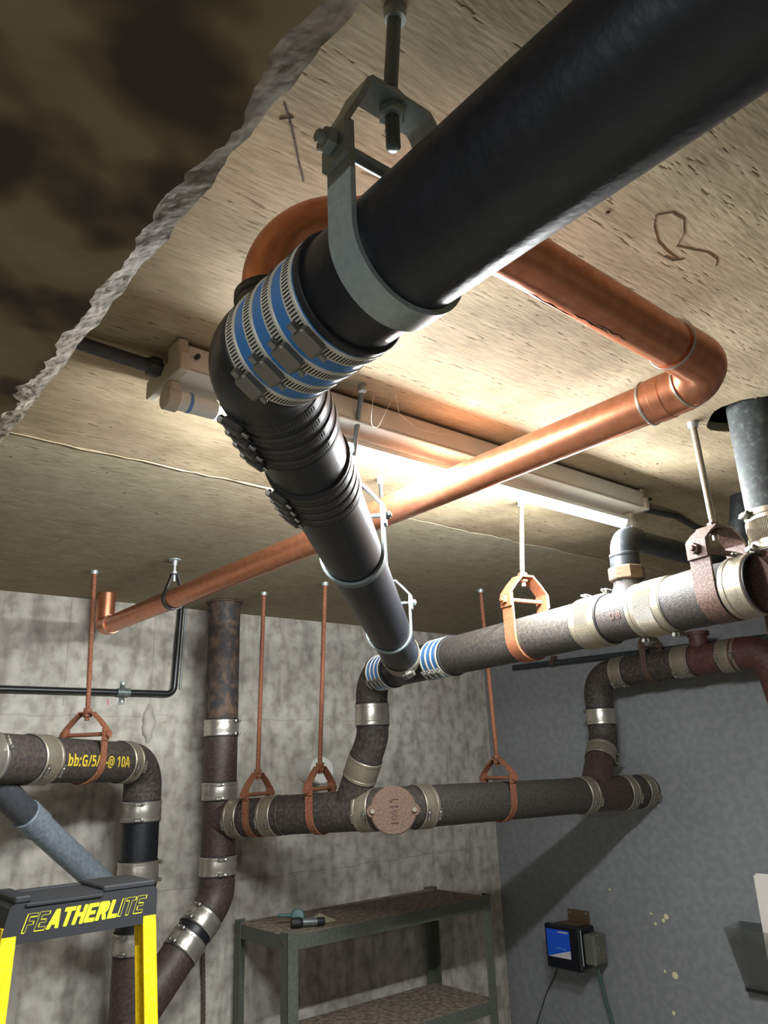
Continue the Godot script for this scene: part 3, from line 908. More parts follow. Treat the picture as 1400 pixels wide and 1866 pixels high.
# ------------------------------------------------------------------ right run and its stack
func build_right_run() -> void:
	var r := 0.0535
	pipe("iron_pipe", "dusty grey iron pipe right of the blue coupling in an orange hanger", "pipe", rpt(0.41), rpt(-0.225), r, mats.dusty_iron)
	clevis("orange rusted hanger on the dusty right pipe", "", rpt(0.022), RA, r, 0.094, 0.156, v(1.514, CEIL, -1.247), mats.orange_rust, mats.dull_stainless, 0.04, 0.0065, mats.orange_rust, 0.32)
	coupling("ribbed steel coupling left of the small tee", "", rpt(-0.222), RA, r, 0.078, "corrugated", Vector3(0.1, 1.0, 0))
	var tee := rpt(-0.322)
	fitting("iron_tee", "dusty iron tee with a small upright outlet and cast marks", "tee", tee,
		[[[rpt(-0.23), rpt(-0.40)], r - 0.001], [[tee, tee + Vector3(0, 0.05, 0), tee + Vector3(0, 0.062, 0), tee + Vector3(0, 0.08, 0)], [0.046, 0.036, 0.031, 0.031]]], mats.tee_iron, [])
	var mb := MB.new(tee)
	var outw := Vector3(-0.86, -0.12, -0.14).normalized()
	outw = (outw - RA * outw.dot(RA)).normalized()
	lettering(mb, "O 8", 0.021, rpt(-0.305), -RA, outw, r + 0.0004)
	var cast := part(mb, "cast_mark", mats.dark_rust, get_node(NodePath(last_named("iron_tee"))))
	cast.position = Vector3.ZERO
	var nutp := tee + Vector3(0, 0.072, 0)
	mb = MB.new(nutp)
	mb.lathe(nutp, Vector3.UP, [Vector2(0, 0.03), Vector2(0, 0.036), Vector2(0.003, 0.039), Vector2(0.027, 0.039), Vector2(0.03, 0.036), Vector2(0.03, 0.026)], 8)
	solo(mb, "union_nut", mats.brass_nut, "brown hexagonal union nut on top of the small tee", "nut")
	var el := tee + Vector3(0.0, 0.172, 0)
	fitting("plastic_elbow", "black plastic elbow above the brown union nut", "elbow", el,
		[[route([tee + Vector3(0, 0.10, 0), el, el + Vector3(0.055, 0, 0)], 0.038, 12), 0.0285], [[tee + Vector3(0, 0.1, 0), tee + Vector3(0, 0.125, 0)], 0.0315]], mats.abs_black, [[tee + Vector3(0, 0.128, 0), Vector3.UP, 0.03]])
	pipe("plastic_pipe", "black plastic pipe running from the elbow behind the dark hanger", "pipe", el + Vector3(0.04, 0, 0), el + Vector3(0.46, 0, 0.0), 0.024, mats.abs_black)
	var e2 := el + Vector3(0.5, 0, 0)
	fitting("plastic_elbow", "grey black plastic elbow behind the right stack", "elbow", e2,
		[[route([el + Vector3(0.44, 0, 0), e2, e2 + Vector3(0.0, 0.06, 0.03), e2 + Vector3(0.02, 0.187, 0.05)], 0.02, 8), 0.03]], mats.abs_black)
	coupling("ribbed steel coupling right of the small tee", "", rpt(-0.398), RA, r, 0.092, "corrugated", Vector3(0.0, -1.0, 0))
	fitting("iron_pipe", "short dusty iron pipe held by the dark rusted hanger", "pipe", rpt(-0.5),
		[[[rpt(-0.405), rpt(-0.44), rpt(-0.5), rpt(-0.56), rpt(-0.61)], [r, r + 0.002, r + 0.004, r + 0.002, r]]], mats.tee_iron)
	clevis("dark rusted hanger beside the right stack", "", rpt(-0.556), RA, r, 0.078, 0.125, v(1.423, CEIL, -0.705), mats.dark_rust, mats.dull_stainless, 0.045, 0.0065)
	coupling("dull coupling between the dark rusted hanger and the right stack", "", rpt(-0.607), RA, r, 0.05, "dull", Vector3(0.2, 1.0, 0))
	var sx := 1.487
	var sz := -0.603
	pipe("iron_pipe", "greenish black stack rising through the rough ceiling hole", "pipe", v(sx, 0.4, sz), v(sx, 0.71, sz), 0.054, mats.green_black_iron)
	coupling("ribbed steel coupling under the greenish stack", "", v(sx, 0.392, sz), Vector3.UP, 0.054, 0.08, "corrugated", Vector3(-0.7, 0, -0.6))
	fitting("iron_tee", "rusty iron tee joining the greenish stack to the right pipe", "tee", v(sx, 0.2, sz),
		[[[v(sx, 0.385, sz), v(sx, 0.1, sz)], 0.056], [[v(sx, 0.285, sz), rpt(-0.615)], 0.054]], mats.dark_rust)
	pipe("iron_pipe", "iron stack running from the rusty tee to the floor", "pipe", v(sx, 0.1, sz), v(sx, -1.62, sz), 0.054, mats.old_iron)

func last_named(stem: String) -> String:
	return stem if taken[stem] == 0 else "%s_%03d" % [stem, taken[stem]]

# ------------------------------------------------------------------ lower main and left stack
func build_lower_run() -> void:
	var r := 0.064
	var sx := 1.456
	var sz := -2.767
	pipe("iron_pipe", "rusty black stack coming down from the ceiling by the back wall", "pipe", v(sx, 0.15, sz), v(sx, CEIL + 0.02, sz), 0.062, mats.rusty_stack_iron)
	var mb := MB.new(v(sx, CEIL, sz))
	mb.ring(v(sx, CEIL - 0.005, sz), Vector3.UP, 0.062, 0.074, 0.006)
	solo(mb, "ceiling_collar", mats.dark_rust, "thin dark collar round the rusty stack at the ceiling", "collar")
	coupling("upper steel coupling on the rusty stack by the back wall", "", v(sx, 0.15, sz), Vector3.UP, 0.062, 0.06, "plain", Vector3(0.4, 0, 0.9))
	pipe("iron_pipe", "dark pipe piece between the two upper stack couplings", "pipe", v(sx, -0.07, sz), v(sx, 0.15, sz), 0.062, mats.brown_iron)
	coupling("steel coupling on the stack just above the lower main", "", v(sx, -0.078, sz), Vector3.UP, 0.062, 0.062, "plain", Vector3(-0.5, 0, 0.85))
	fitting("iron_tee", "dark iron tee where the lower main meets the stack", "tee", v(sx, -0.175, sz),
		[[[v(sx, -0.08, sz), v(sx, -0.33, sz)], 0.0615], [[v(sx, -0.175, sz), lpt(0.10)], r]], mats.brown_iron)
	coupling("steel coupling on the stack just below the lower main", "", v(sx, -0.333, sz), Vector3.UP, 0.062, 0.064, "plain", Vector3(-0.3, 0, 0.9))
	# bend across to the left stack
	var lx := 1.127
	var lz := -2.70
	var corner := v(sx, -0.44, sz)
	var to := v(lx, -0.765, lz)
	var d := (to - corner).normalized()
	fitting("iron_bend", "brown iron bend at the foot of the rusty stack", "pipe bend", corner,
		[[route([v(sx, -0.34, sz), corner, corner + d * 0.09], 0.11, 12), 0.0625]], mats.brown_iron)
	coupling("upper steel coupling on the slanting pipe by the shelf", "", corner + d * 0.098, d, 0.062, 0.06, "plain", Vector3(-0.8, 0.5, 0.5))
	pipe("iron_pipe", "short black pipe piece between the two slanting couplings", "pipe", corner + d * 0.1, corner + d * 0.20, 0.0615, mats.black_iron_coating)
	coupling("lower steel coupling on the slanting pipe beside the ladder", "", corner + d * 0.188, d, 0.062, 0.062, "plain", Vector3(-0.8, 0.5, 0.5))
	fitting("iron_wye", "brown iron wye behind the yellow ladder rail", "wye", to,
		[[[v(lx, -0.53, lz), v(lx, -0.93, lz)], 0.064], [[to, corner + d * 0.19], 0.0625]], mats.brown_iron)
	coupling("steel coupling on the left stack below the wye behind the ladder", "", v(lx, -0.93, lz), Vector3.UP, 0.064, 0.065, "plain", Vector3(-0.7, 0, 0.7))
	pipe("iron_pipe", "brown stack running from the wye behind the ladder to the floor", "pipe", v(lx, -1.62, lz), v(lx, -0.93, lz), 0.063, mats.brown_iron)
	coupling("steel coupling seen under the black ladder top", "", v(lx, -0.522, lz), Vector3.UP, 0.063, 0.062, "plain", Vector3(-0.8, 0, 0.6))
	pipe("iron_pipe", "black pipe of the left stack just behind the ladder top", "pipe", v(lx, -0.53, lz), v(lx, -0.315, lz), 0.061, mats.black_iron_coating)
	coupling("steel coupling on the left stack just above the ladder top", "", v(lx, -0.315, lz), Vector3.UP, 0.062, 0.068, "plain", Vector3(0.9, 0, 0.3))
	pipe("iron_pipe", "black pipe of the left stack between two steel couplings", "pipe", v(lx, -0.315, lz), v(lx, -0.126, lz), 0.061, mats.black_iron_coating)
	coupling("steel coupling under the elbow of the stencilled pipe", "", v(lx, -0.126, lz), Vector3.UP, 0.062, 0.064, "plain", Vector3(-0.5, 0, 0.85))
	fitting("iron_elbow", "dark iron elbow turning the stencilled pipe downwards", "elbow", v(lx, 0.03, lz),
		[[route([fpt(0.775), v(lx, 0.031, lz), v(lx, -0.12, lz)], 0.085, 12), 0.063]], mats.old_iron)
	# the stencilled pipe
	coupling("dull coupling between the stencilled pipe and its elbow", "", fpt(0.79), FA, 0.063, 0.06, "dull", Vector3(0.55, -0.25, 0.8))
	pipe("iron_pipe", "iron pipe with faded yellow stencil lettering in a rusty hanger", "pipe", fpt(0.335), fpt(0.79), 0.063, mats.old_iron)
	mb = MB.new((fpt(0.335) + fpt(0.79)) * 0.5)
	var ow := Vector3(0.605, -0.06, 0.79)
	ow = (ow - FA * ow.dot(FA)).normalized()
	lettering(mb, "bb:G/5/B-@ 10A", 0.045, fpt(0.392), FA, ow, 0.0634)
	part(mb, "stencil_lettering", mats.stencil_yellow, get_node(NodePath(last_named("iron_pipe"))))
	coupling("dull coupling left of the yellow stencil lettering", "", fpt(0.335), FA, 0.063, 0.08, "dull", Vector3(0.5, -0.45, 0.75))
	pipe("iron_pipe", "dark iron pipe left of the stencilled pipe", "pipe", fpt(0.13), fpt(0.34), 0.063, mats.old_iron)
	coupling("bright steel coupling at the left end of the stencilled line", "", fpt(0.11), FA, 0.064, 0.07, "plain", Vector3(0.5, 0.5, 0.75))
	pipe("iron_pipe", "iron pipe running on past the ladder from the bright coupling", "pipe", fpt(-1.6), fpt(0.115), 0.063, mats.old_iron)
	clevis("rusty hanger over the yellow stencil lettering", "", fpt(0.565), FA, 0.063, 0.076, 0.142, v(0.843, CEIL, -2.517), mats.rust, mats.rust, 0.028, 0.0075, mats.rust, 0.3)
	# the lower main: one limb out from the stack, a corner with the cleanout, one limb to the grey wall
	var r2 := 0.067
	var ns := Vector3(-0.94, -0.25, 0.34)
	coupling("dull coupling on the lower main beside the rusty stack", "", lpt(0.10), LA, r, 0.058, "dull", ns)
	pipe("iron_pipe", "short dark pipe of the lower main nearest the rusty stack", "pipe", lpt(0.10), lpt(0.25), r, mats.old_iron)
	clevis("rusty hanger on the lower main nearest the rusty stack", "", lpt(0.182), LA, r, 0.076, 0.148, v(1.499, CEIL, -2.535), mats.rust, mats.rust, 0.028, 0.008, mats.rust, 0.24)
	coupling("dull coupling between the two close rusty hangers", "", lpt(0.254), LA, r, 0.06, "dull", ns)
	var low := lpt(0.575)
	var knee := v(1.655, 0.085, -2.085)
	var dir := (low - knee).normalized()
	fitting("iron_wye", "dark iron wye left of the cleanout cover", "wye", low,
		[[[lpt(0.255), lpt(0.66)], r + 0.001], [[low, knee + dir * 0.13], 0.0555]], mats.old_iron, [[lpt(0.31), LA, r + 0.001]])
	clevis("rusty hanger round the wye left of the cleanout cover", "", lpt(0.46), LA, r + 0.001, 0.078, 0.15, v(1.607, CEIL, -2.28), mats.rust, mats.rust, 0.028, 0.008, mats.rust, 0.24)
	coupling("dull coupling left of the round cleanout cover", "", lpt(0.655), LA, r, 0.06, "dull", ns)
	var n := Vector3(-0.5736, 0, 0.8192)
	var nu := Vector3(0.8192, 0, 0.5736)
	var sc := Vector3(-0.15, -0.3, 0.95)
	var co := mpt(0.0)
	fitting("iron_tee", "iron corner fitting carrying the round cleanout cover", "tee", co,
		[[route([lpt(0.66), co, mpt(0.12)], 0.05, 10), r2], [[co, co + n * 0.098], 0.064]], mats.old_iron)
	var face := co + n * 0.096
	var t := thing("cleanout_cover", "round rusty cleanout cover with two bolts facing the room", "cover", face)
	mb = MB.new(face)
	mb.lathe(face, n, [Vector2(0, 0), Vector2(0, 0.07), Vector2(0.003, 0.073), Vector2(0.009, 0.073), Vector2(0.012, 0.069), Vector2(0.0125, 0)], 48)
	part(mb, "plate", mats.cover_rust, t)
	for sg in [-1.0, 1.0]:
		mb = MB.new(face)
		var bo: Vector3 = face + nu * sg * 0.066
		mb.lathe(bo, n, [Vector2(0, 0), Vector2(0, 0.019), Vector2(0.0125, 0.018), Vector2(0.0135, 0)], 20)
		part(mb, "ear", mats.cover_rust, t)
		mb = MB.new(face)
		mb.nut(bo + n * 0.0135, n, 0.0085, 0.008)
		part(mb, "bolt", mats.dull_stainless, t)
	mb = MB.new(face)
	var w0 := face + n * 0.0135
	for q in [[0.004, 0.012, 0.028, 0.004], [0.004, -0.036, 0.024, 0.004], [-0.006, 0.03, 0.005, 0.012], [0.008, 0.033, 0.018, 0.004]]:
		mb.box(w0 + nu * q[0] + Vector3.UP * q[1], nu, Vector3.UP, n, Vector3(q[2], q[3], 0.003), 0.0008)
	lettering(mb, "8", 0.04, w0 + nu * -0.008 + Vector3.UP * -0.013 + n * 0.001, nu, n, 0.0)
	part(mb, "cast_mark", mats.dark_rust, t)
	coupling("dull coupling right of the round cleanout cover", "", mpt(0.128), MA, r2, 0.062, "dull", sc)
	pipe("iron_pipe", "long iron pipe of the lower main right of the cleanout cover", "pipe", mpt(0.13), mpt(0.99), r2, mats.dusty_iron)
	clevis("rusty hanger on the long lower pipe near the grey wall", "", mpt(0.512), MA, r2, 0.08, 0.145, v(2.216, CEIL, -2.074), mats.rust, mats.rust, 0.028, 0.008, mats.rust, 0.24)
	coupling("dull coupling left of the brown wye by the grey wall", "", mpt(0.992), MA, r2, 0.06, "dull", sc)
	var w2 := mpt(1.06)
	var k2 := v(2.96, 0.062, -2.11)
	var d2 := (w2 - k2).normalized()
	fitting("iron_wye", "brown iron wye on the lower main beside the grey wall", "wye", w2,
		[[[mpt(0.995), mpt(1.265)], r2], [[w2, k2 + d2 * 0.1], 0.06]], mats.brown_iron)
	coupling("dull coupling right of the brown wye by the grey wall", "", mpt(1.262), MA, r2, 0.055, "dull", sc)
	pipe("iron_pipe", "short end of the lower main entering the grey wall", "pipe", mpt(1.265), mpt(1.45), r2 - 0.001, mats.dusty_iron)
	coupling("coupling on the lower main where it enters the grey wall", "", mpt(1.39), MA, r2 - 0.001, 0.055, "dull", sc)
	# the upper line along the grey wall
	coupling("dusty tilted coupling on the branch beside the grey wall", "", k2 + d2 * 0.085, d2, 0.06, 0.062, "dull", Vector3(0.6, -0.3, 0.7))
	fitting("iron_bend", "dark bend under the shiny coupling on the grey wall", "pipe bend", k2,
		[[route([v(2.96, 0.16, -2.11), k2, k2 + d2 * 0.09], 0.09, 10), 0.06]], mats.old_iron)
	coupling("shiny steel coupling under the elbow on the grey wall", "", v(2.96, 0.157, -2.11), Vector3.UP, 0.06, 0.066, "plain", Vector3(-0.2, 0, -1))
	fitting("iron_elbow", "dark iron elbow high on the grey wall", "elbow", v(2.96, 0.335, -2.11),
		[[route([v(2.96, 0.16, -2.11), v(2.96, 0.335, -2.11), v(2.96, 0.337, -1.98)], 0.09, 12), 0.06]], mats.old_iron)
	coupling("dull coupling beside the elbow high on the grey wall", "", v(2.96, 0.337, -1.975), Vector3.BACK, 0.06, 0.062, "dull", Vector3(-0.6, -0.8, 0))
	pipe("iron_pipe", "dark iron pipe high along the grey wall", "pipe", v(2.96, 0.337, -1.98), v(2.96, 0.345, -1.68), 0.06, mats.old_iron)
	clevis("dark rusty hanger on the pipe high along the grey wall", "", v(2.96, 0.342, -1.82), Vector3.BACK, 0.06, 0.08, 0.13, v(2.96, CEIL, -1.82), mats.dark_rust, mats.dark_rust, 0.026, 0.0055)
	coupling("dull coupling left of the red tee on the grey wall", "", v(2.96, 0.345, -1.67), Vector3.BACK, 0.06, 0.075, "dull", Vector3(-0.7, -0.7, 0))
	fitting("iron_tee", "red painted iron tee with a short capped top outlet", "tee", v(2.96, 0.347, -1.58),
		[[[v(2.96, 0.345, -1.67), v(2.96, 0.347, -1.47)], 0.06], [[v(2.96, 0.35, -1.6), v(2.96, 0.44, -1.6)], 0.036], [[v(2.96, 0.44, -1.6), v(2.96, 0.455, -1.6)], 0.045]], mats.red_lead_iron)
	coupling("dull coupling right of the red tee on the grey wall", "", v(2.96, 0.346, -1.475), Vector3.BACK, 0.06, 0.075, "dull", Vector3(-0.9, -0.1, 0))
	fitting("iron_elbow", "large red brown elbow dropping along the grey wall", "elbow", v(2.96, 0.34, -1.34),
		[[route([v(2.96, 0.346, -1.47), v(2.96, 0.345, -1.33), v(2.96, 0.1, -1.29)], 0.1, 14), 0.064]], mats.red_lead_iron)
	pipe("iron_pipe", "red brown pipe running down the grey wall to the floor", "pipe", v(2.96, -1.62, -1.29), v(2.96, 0.11, -1.29), 0.062, mats.red_lead_iron)
	# thin pipe behind, along the grey wall
	t = thing("thin_pipe", "thin dark pipe with a clip high on the grey wall", "pipe", v(3.11, 0.43, -2.0))
	mb = MB.new(t.position)
	mb.rod(v(3.11, 0.446, -2.72), v(3.11, 0.405, -1.0), 0.013, 20)
	part(mb, "tube", mats.green_black_iron, t)
	mb = MB.new(t.position)
	mb.ring(v(3.11, 0.44, -2.46), Vector3.BACK, 0.012, 0.017, 0.02, 20)
	mb.abox(v(3.105, 0.45, -2.468), v(3.14, 0.475, -2.452))
	part(mb, "clip", mats.dark_rust, t)

# ------------------------------------------------------------------ copper line
func build_copper() -> void:
	var r := 0.0312
	var cu: Material = mats.copper
	var drop := v(0.362, 0.541, -0.597)
	var off := v(0.492, 0.535, -0.46)
	var t := thing("copper_elbow", "large copper elbow beside the zinc hanger over the black bend", "elbow", drop)
	var mb := MB.new(drop)
	mb.sweep(route([v(0.362, 0.455, -0.597), drop, drop.lerp(off, 0.42)], 0.06, 16), r + 0.003, 40)
	part(mb, "body", cu, t)
	for q in [[drop.lerp(off, 0.42), off - drop], [v(0.362, 0.468, -0.597), Vector3.UP]]:
		mb = MB.new(drop)
		mb.ring(q[0], q[1], r, r + 0.0042, 0.005)
		part(mb, "bead", cu, t)
	mb = MB.new(off)
	mb.sweep(route([drop.lerp(off, 0.4), off, v(0.60, 0.534, -0.458)], 0.06, 10), r, 40)
	solo(mb, "copper_pipe", cu, "short copper offset pipe hidden behind the overhead black pipe", "pipe")
	var far := v(1.004, 0.508, -0.447)
	t = thing("copper_pipe", "copper pipe from the overhead black pipe to the soldered corner", "pipe", v(0.75, 0.53, -0.455))
	mb = MB.new(t.position)
	mb.sweep([v(0.59, 0.534, -0.458), v(0.90, 0.516, -0.449)], r, 44)
	part(mb, "tube", cu, t)
	# dark flux runs along the underside
	for q in [[0.62, 0.70, -0.5], [0.69, 0.76, -0.25], [0.73, 0.79, -0.1]]:
		mb = MB.new(t.position)
		var pts := []
		for k in 7:
			var x := lerpf(q[0], q[1], k / 6.0)
			var a: float = q[2] + 0.05 * sin(k * 2.0 + x * 40.0)
			var yy := lerpf(0.534, 0.516, (x - 0.59) / 0.31)
			var zz := lerpf(-0.458, -0.449, (x - 0.59) / 0.31)
			pts.append(v(x, yy - cos(a) * (r - 0.0002), zz + sin(a) * (r - 0.0002)))
		mb.sweep(pts, [0.0004, 0.0011, 0.0008, 0.0014, 0.0007, 0.001, 0.0003], 8)
		part(mb, "flux_run", mats.dark_flux_stain, t)
	t = thing("copper_elbow", "soldered copper corner made of two elbows under the ceiling", "elbow", far)
	var mid := v(0.985, 0.51, -0.462)
	mb = MB.new(far)
	mb.sweep(route([v(0.885, 0.517, -0.449), v(0.965, 0.512, -0.447), v(1.004, 0.508, -0.486), v(1.004, 0.507, -0.56)], 0.05, 9), r + 0.003, 44)
	part(mb, "body", cu, t)
	for q in [[v(0.886, 0.517, -0.449), Vector3.RIGHT, 0.004], [v(1.004, 0.507, -0.56), Vector3.FORWARD, 0.005], [v(1.0, 0.5085, -0.492), Vector3(0.25, 0, -1), 0.004]]:
		mb = MB.new(far)
		mb.ring(q[0], q[1], r, r + 0.0042, q[2])
		part(mb, "solder_ring", mats.solder, t)
	mb = MB.new(far)
	mb.ring(v(1.004, 0.507, -0.535), Vector3.FORWARD, r, r + 0.0036, 0.02)
	part(mb, "socket_band", cu, t)
	pipe("copper_pipe", "long copper pipe crossing the room below the strip light", "pipe", v(1.004, 0.507, -0.55), v(1.004, 0.515, -2.79), r, cu)
	t = thing("copper_elbow", "copper elbow rising into the ceiling at the back wall", "elbow", v(1.004, 0.515, -2.84))
	mb = MB.new(t.position)
	mb.sweep(route([v(1.004, 0.515, -2.76), v(1.004, 0.515, -2.84), v(1.004, CEIL + 0.02, -2.84)], 0.034, 12), r + 0.0025, 40)
	part(mb, "body", cu, t)
	mb = MB.new(t.position)
	mb.ring(v(1.004, 0.515, -2.765), Vector3.FORWARD, r, r + 0.004, 0.004)
	part(mb, "solder_ring", mats.solder, t)
	# split ring hanger
	var c := v(1.004, 0.513, -2.25)
	t = thing("ring_hanger", "black teardrop hanger with a zinc rod on the long copper pipe", "pipe hanger", c)
	mb = MB.new(c)
	var pts := [c + Vector3(-0.008, 0.078, 0)]
	for k in 27:
		var a := deg_to_rad(150.0 + 240.0 * k / 26.0)
		pts.append(c + Vector3(cos(a), sin(a), 0) * (r + 0.003))
	pts.append(c + Vector3(0.008, 0.078, 0))
	mb.strap(pts, Vector3.BACK, 0.02, 0.003)
	mb.abox(c + Vector3(-0.012, 0.076, -0.01), c + Vector3(0.012, 0.08, 0.01), 0.001)
	part(mb, "loop", mats.black_enamel, t)
	mb = MB.new(c)
	mb.threaded(c + Vector3(0, 0.055, 0), c + Vector3(0, 0.127, 0), 0.005, 0.002)
	part(mb, "rod", mats.zinc, t)
	mb = MB.new(c)
	mb.nut(c + Vector3(0, 0.08, 0), Vector3.UP, 0.009, 0.008)
	mb.lathe(c + Vector3(0, 0.127, 0), Vector3.DOWN, [Vector2(0, 0.02), Vector2(0.003, 0.02), Vector2(0.004, 0.008), Vector2(0.02, 0.007), Vector2(0.02, 0)], 16)
	part(mb, "ceiling_flange", mats.zinc, t)

# ------------------------------------------------------------------ things on and by the back wall
func build_back_wall_things() -> void:
	var t := thing("wall_conduit", "black conduit along the back wall turning up to the ceiling", "conduit", v(1.0, 0.29, -2.945))
	var mb := MB.new(t.position)
	mb.sweep(route([v(-0.4, 0.297, -2.945), v(1.335, 0.29, -2.945), v(1.35, CEIL, -2.945)], 0.03, 8), 0.0125, 18)
	part(mb, "tube", mats.black_enamel, t)
	mb = MB.new(t.position)
	mb.rod(v(1.367, 0.31, -2.955), v(1.378, CEIL, -2.955), 0.004, 8)
	part(mb, "earth_wire", mats.zinc_dark, t)
	mb = MB.new(t.position)
	mb.strap([v(1.132, 0.335, -2.957), v(1.132, 0.306, -2.957), v(1.132, 0.304, -2.932), v(1.132, 0.279, -2.932), v(1.132, 0.277, -2.957), v(1.132, 0.248, -2.957)], Vector3.RIGHT, 0.02, 0.003)
	mb.ring(v(1.132, 0.291, -2.945), Vector3.RIGHT, 0.012, 0.0155, 0.05, 20)
	part(mb, "pipe_strap", mats.zinc_dark, t)
	for y in [0.325, 0.258]:
		mb = MB.new(t.position)
		mb.nut(v(1.132, y, -2.956), Vector3.BACK, 0.006, 0.005)
		part(mb, "screw", mats.screw_steel, t)
	t = thing("white_pipe_stub", "white plastic pipe stub sticking out of the back wall", "pipe", v(1.93, -0.02, -2.9))
	mb = MB.new(t.position)
	mb.lathe(v(1.97, -0.02, -2.965), Vector3(-0.15, 0, 1), [Vector2(0, 0.05), Vector2(0.15, 0.05)], 36)
	part(mb, "tube", mats.white_plastic, t)
	mb = MB.new(t.position)
	mb.lathe(v(1.97, -0.02, -2.965) + Vector3(-0.15, 0, 1).normalized() * 0.13, Vector3(-0.15, 0, 1), [Vector2(0, 0.05), Vector2(0, 0.054), Vector2(0.035, 0.055), Vector2(0.042, 0.05), Vector2(0.042, 0)], 36)
	part(mb, "cap", mats.white_plastic, t)
	# armoured cable hanging beside the stack
	mb = MB.new(v(1.5, -1.1, -2.945))
	var pts := []
	var rad := []
	for k in 120:
		var y := lerpf(-0.55, -1.6, k / 119.0)
		pts.append(v(1.497 + 0.012 * sin(y * 5.0), y, -2.945))
		rad.append(0.0085 if k % 2 == 0 else 0.0066)
	mb.sweep(pts, rad, 10)
	solo(mb, "armoured_cable", mats.armoured_cable, "ribbed metal cable hanging down the back wall below the slanting pipe", "cable")
	# grey plastic waste crossing in front of the left stack
	t = thing("plastic_waste_pipe", "grey blue plastic pipe slanting down behind the ladder top", "pipe", v(0.8, -0.2, -2.46))
	mb = MB.new(t.position)
	var a := v(0.5, 0.03, -2.255)
	var b := v(0.70, -0.125, -2.40)
	var c := v(0.955, -0.325, -2.53)
	var e := v(1.06, -0.41, -2.585)
	mb.sweep([a, b], 0.037, 36)
	part(mb, "dark_branch", mats.dark_pvc, t, "dark upper branch")
	mb = MB.new(t.position)
	mb.lathe(b.lerp(a, 0.2), b - a, [Vector2(0, 0.037), Vector2(0.003, 0.041), Vector2(0.07, 0.041), Vector2(0.072, 0.036)], 36)
	part(mb, "socket", mats.grey_pvc, t)
	mb = MB.new(t.position)
	mb.sweep([b, c], 0.037, 36)
	part(mb, "tube", mats.grey_pvc, t)
	mb = MB.new(t.position)
	mb.sweep([c.lerp(b, 0.03), e], 0.0345, 36)
	part(mb, "pale_end", mats.pale_pvc, t, "pale lower end")

# block letters drawn as polygons on a 4 x 6 grid
func letter(ch: String) -> Array:
	match ch:
		"F": return [PackedVector2Array([Vector2(0, 0), Vector2(1.1, 0), Vector2(1.1, 2.4), Vector2(3, 2.4), Vector2(3, 3.5), Vector2(1.1, 3.5), Vector2(1.1, 4.9), Vector2(3.6, 4.9), Vector2(3.6, 6), Vector2(0, 6)])]
		"E": return [PackedVector2Array([Vector2(0, 0), Vector2(3.6, 0), Vector2(3.6, 1.1), Vector2(1.1, 1.1), Vector2(1.1, 2.5), Vector2(3.1, 2.5), Vector2(3.1, 3.5), Vector2(1.1, 3.5), Vector2(1.1, 4.9), Vector2(3.6, 4.9), Vector2(3.6, 6), Vector2(0, 6)])]
		"A": return [PackedVector2Array([Vector2(0, 0), Vector2(1.1, 0), Vector2(1.4, 1.3), Vector2(2.9, 1.3), Vector2(3.1, 0), Vector2(4.2, 0), Vector2(2.8, 6), Vector2(1.5, 6)])]
		"T": return [PackedVector2Array([Vector2(1.3, 0), Vector2(2.4, 0), Vector2(2.4, 4.9), Vector2(3.7, 4.9), Vector2(3.7, 6), Vector2(0, 6), Vector2(0, 4.9), Vector2(1.3, 4.9)])]
		"H": return [PackedVector2Array([Vector2(0, 0), Vector2(1.1, 0), Vector2(1.1, 2.5), Vector2(2.7, 2.5), Vector2(2.7, 0), Vector2(3.8, 0), Vector2(3.8, 6), Vector2(2.7, 6), Vector2(2.7, 3.6), Vector2(1.1, 3.6), Vector2(1.1, 6), Vector2(0, 6)])]
		"R": return [PackedVector2Array([Vector2(0, 0), Vector2(1.1, 0), Vector2(1.1, 2.2), Vector2(1.8, 2.2), Vector2(2.7, 0), Vector2(3.9, 0), Vector2(2.9, 2.4), Vector2(3.7, 3.2), Vector2(3.7, 5.2), Vector2(3.0, 6), Vector2(0, 6)])]
		"L": return [PackedVector2Array([Vector2(0, 0), Vector2(3.4, 0), Vector2(3.4, 1.1), Vector2(1.1, 1.1), Vector2(1.1, 6), Vector2(0, 6)])]
		"I": return [PackedVector2Array([Vector2(0, 0), Vector2(1.1, 0), Vector2(1.1, 6), Vector2(0, 6)])]
	return []

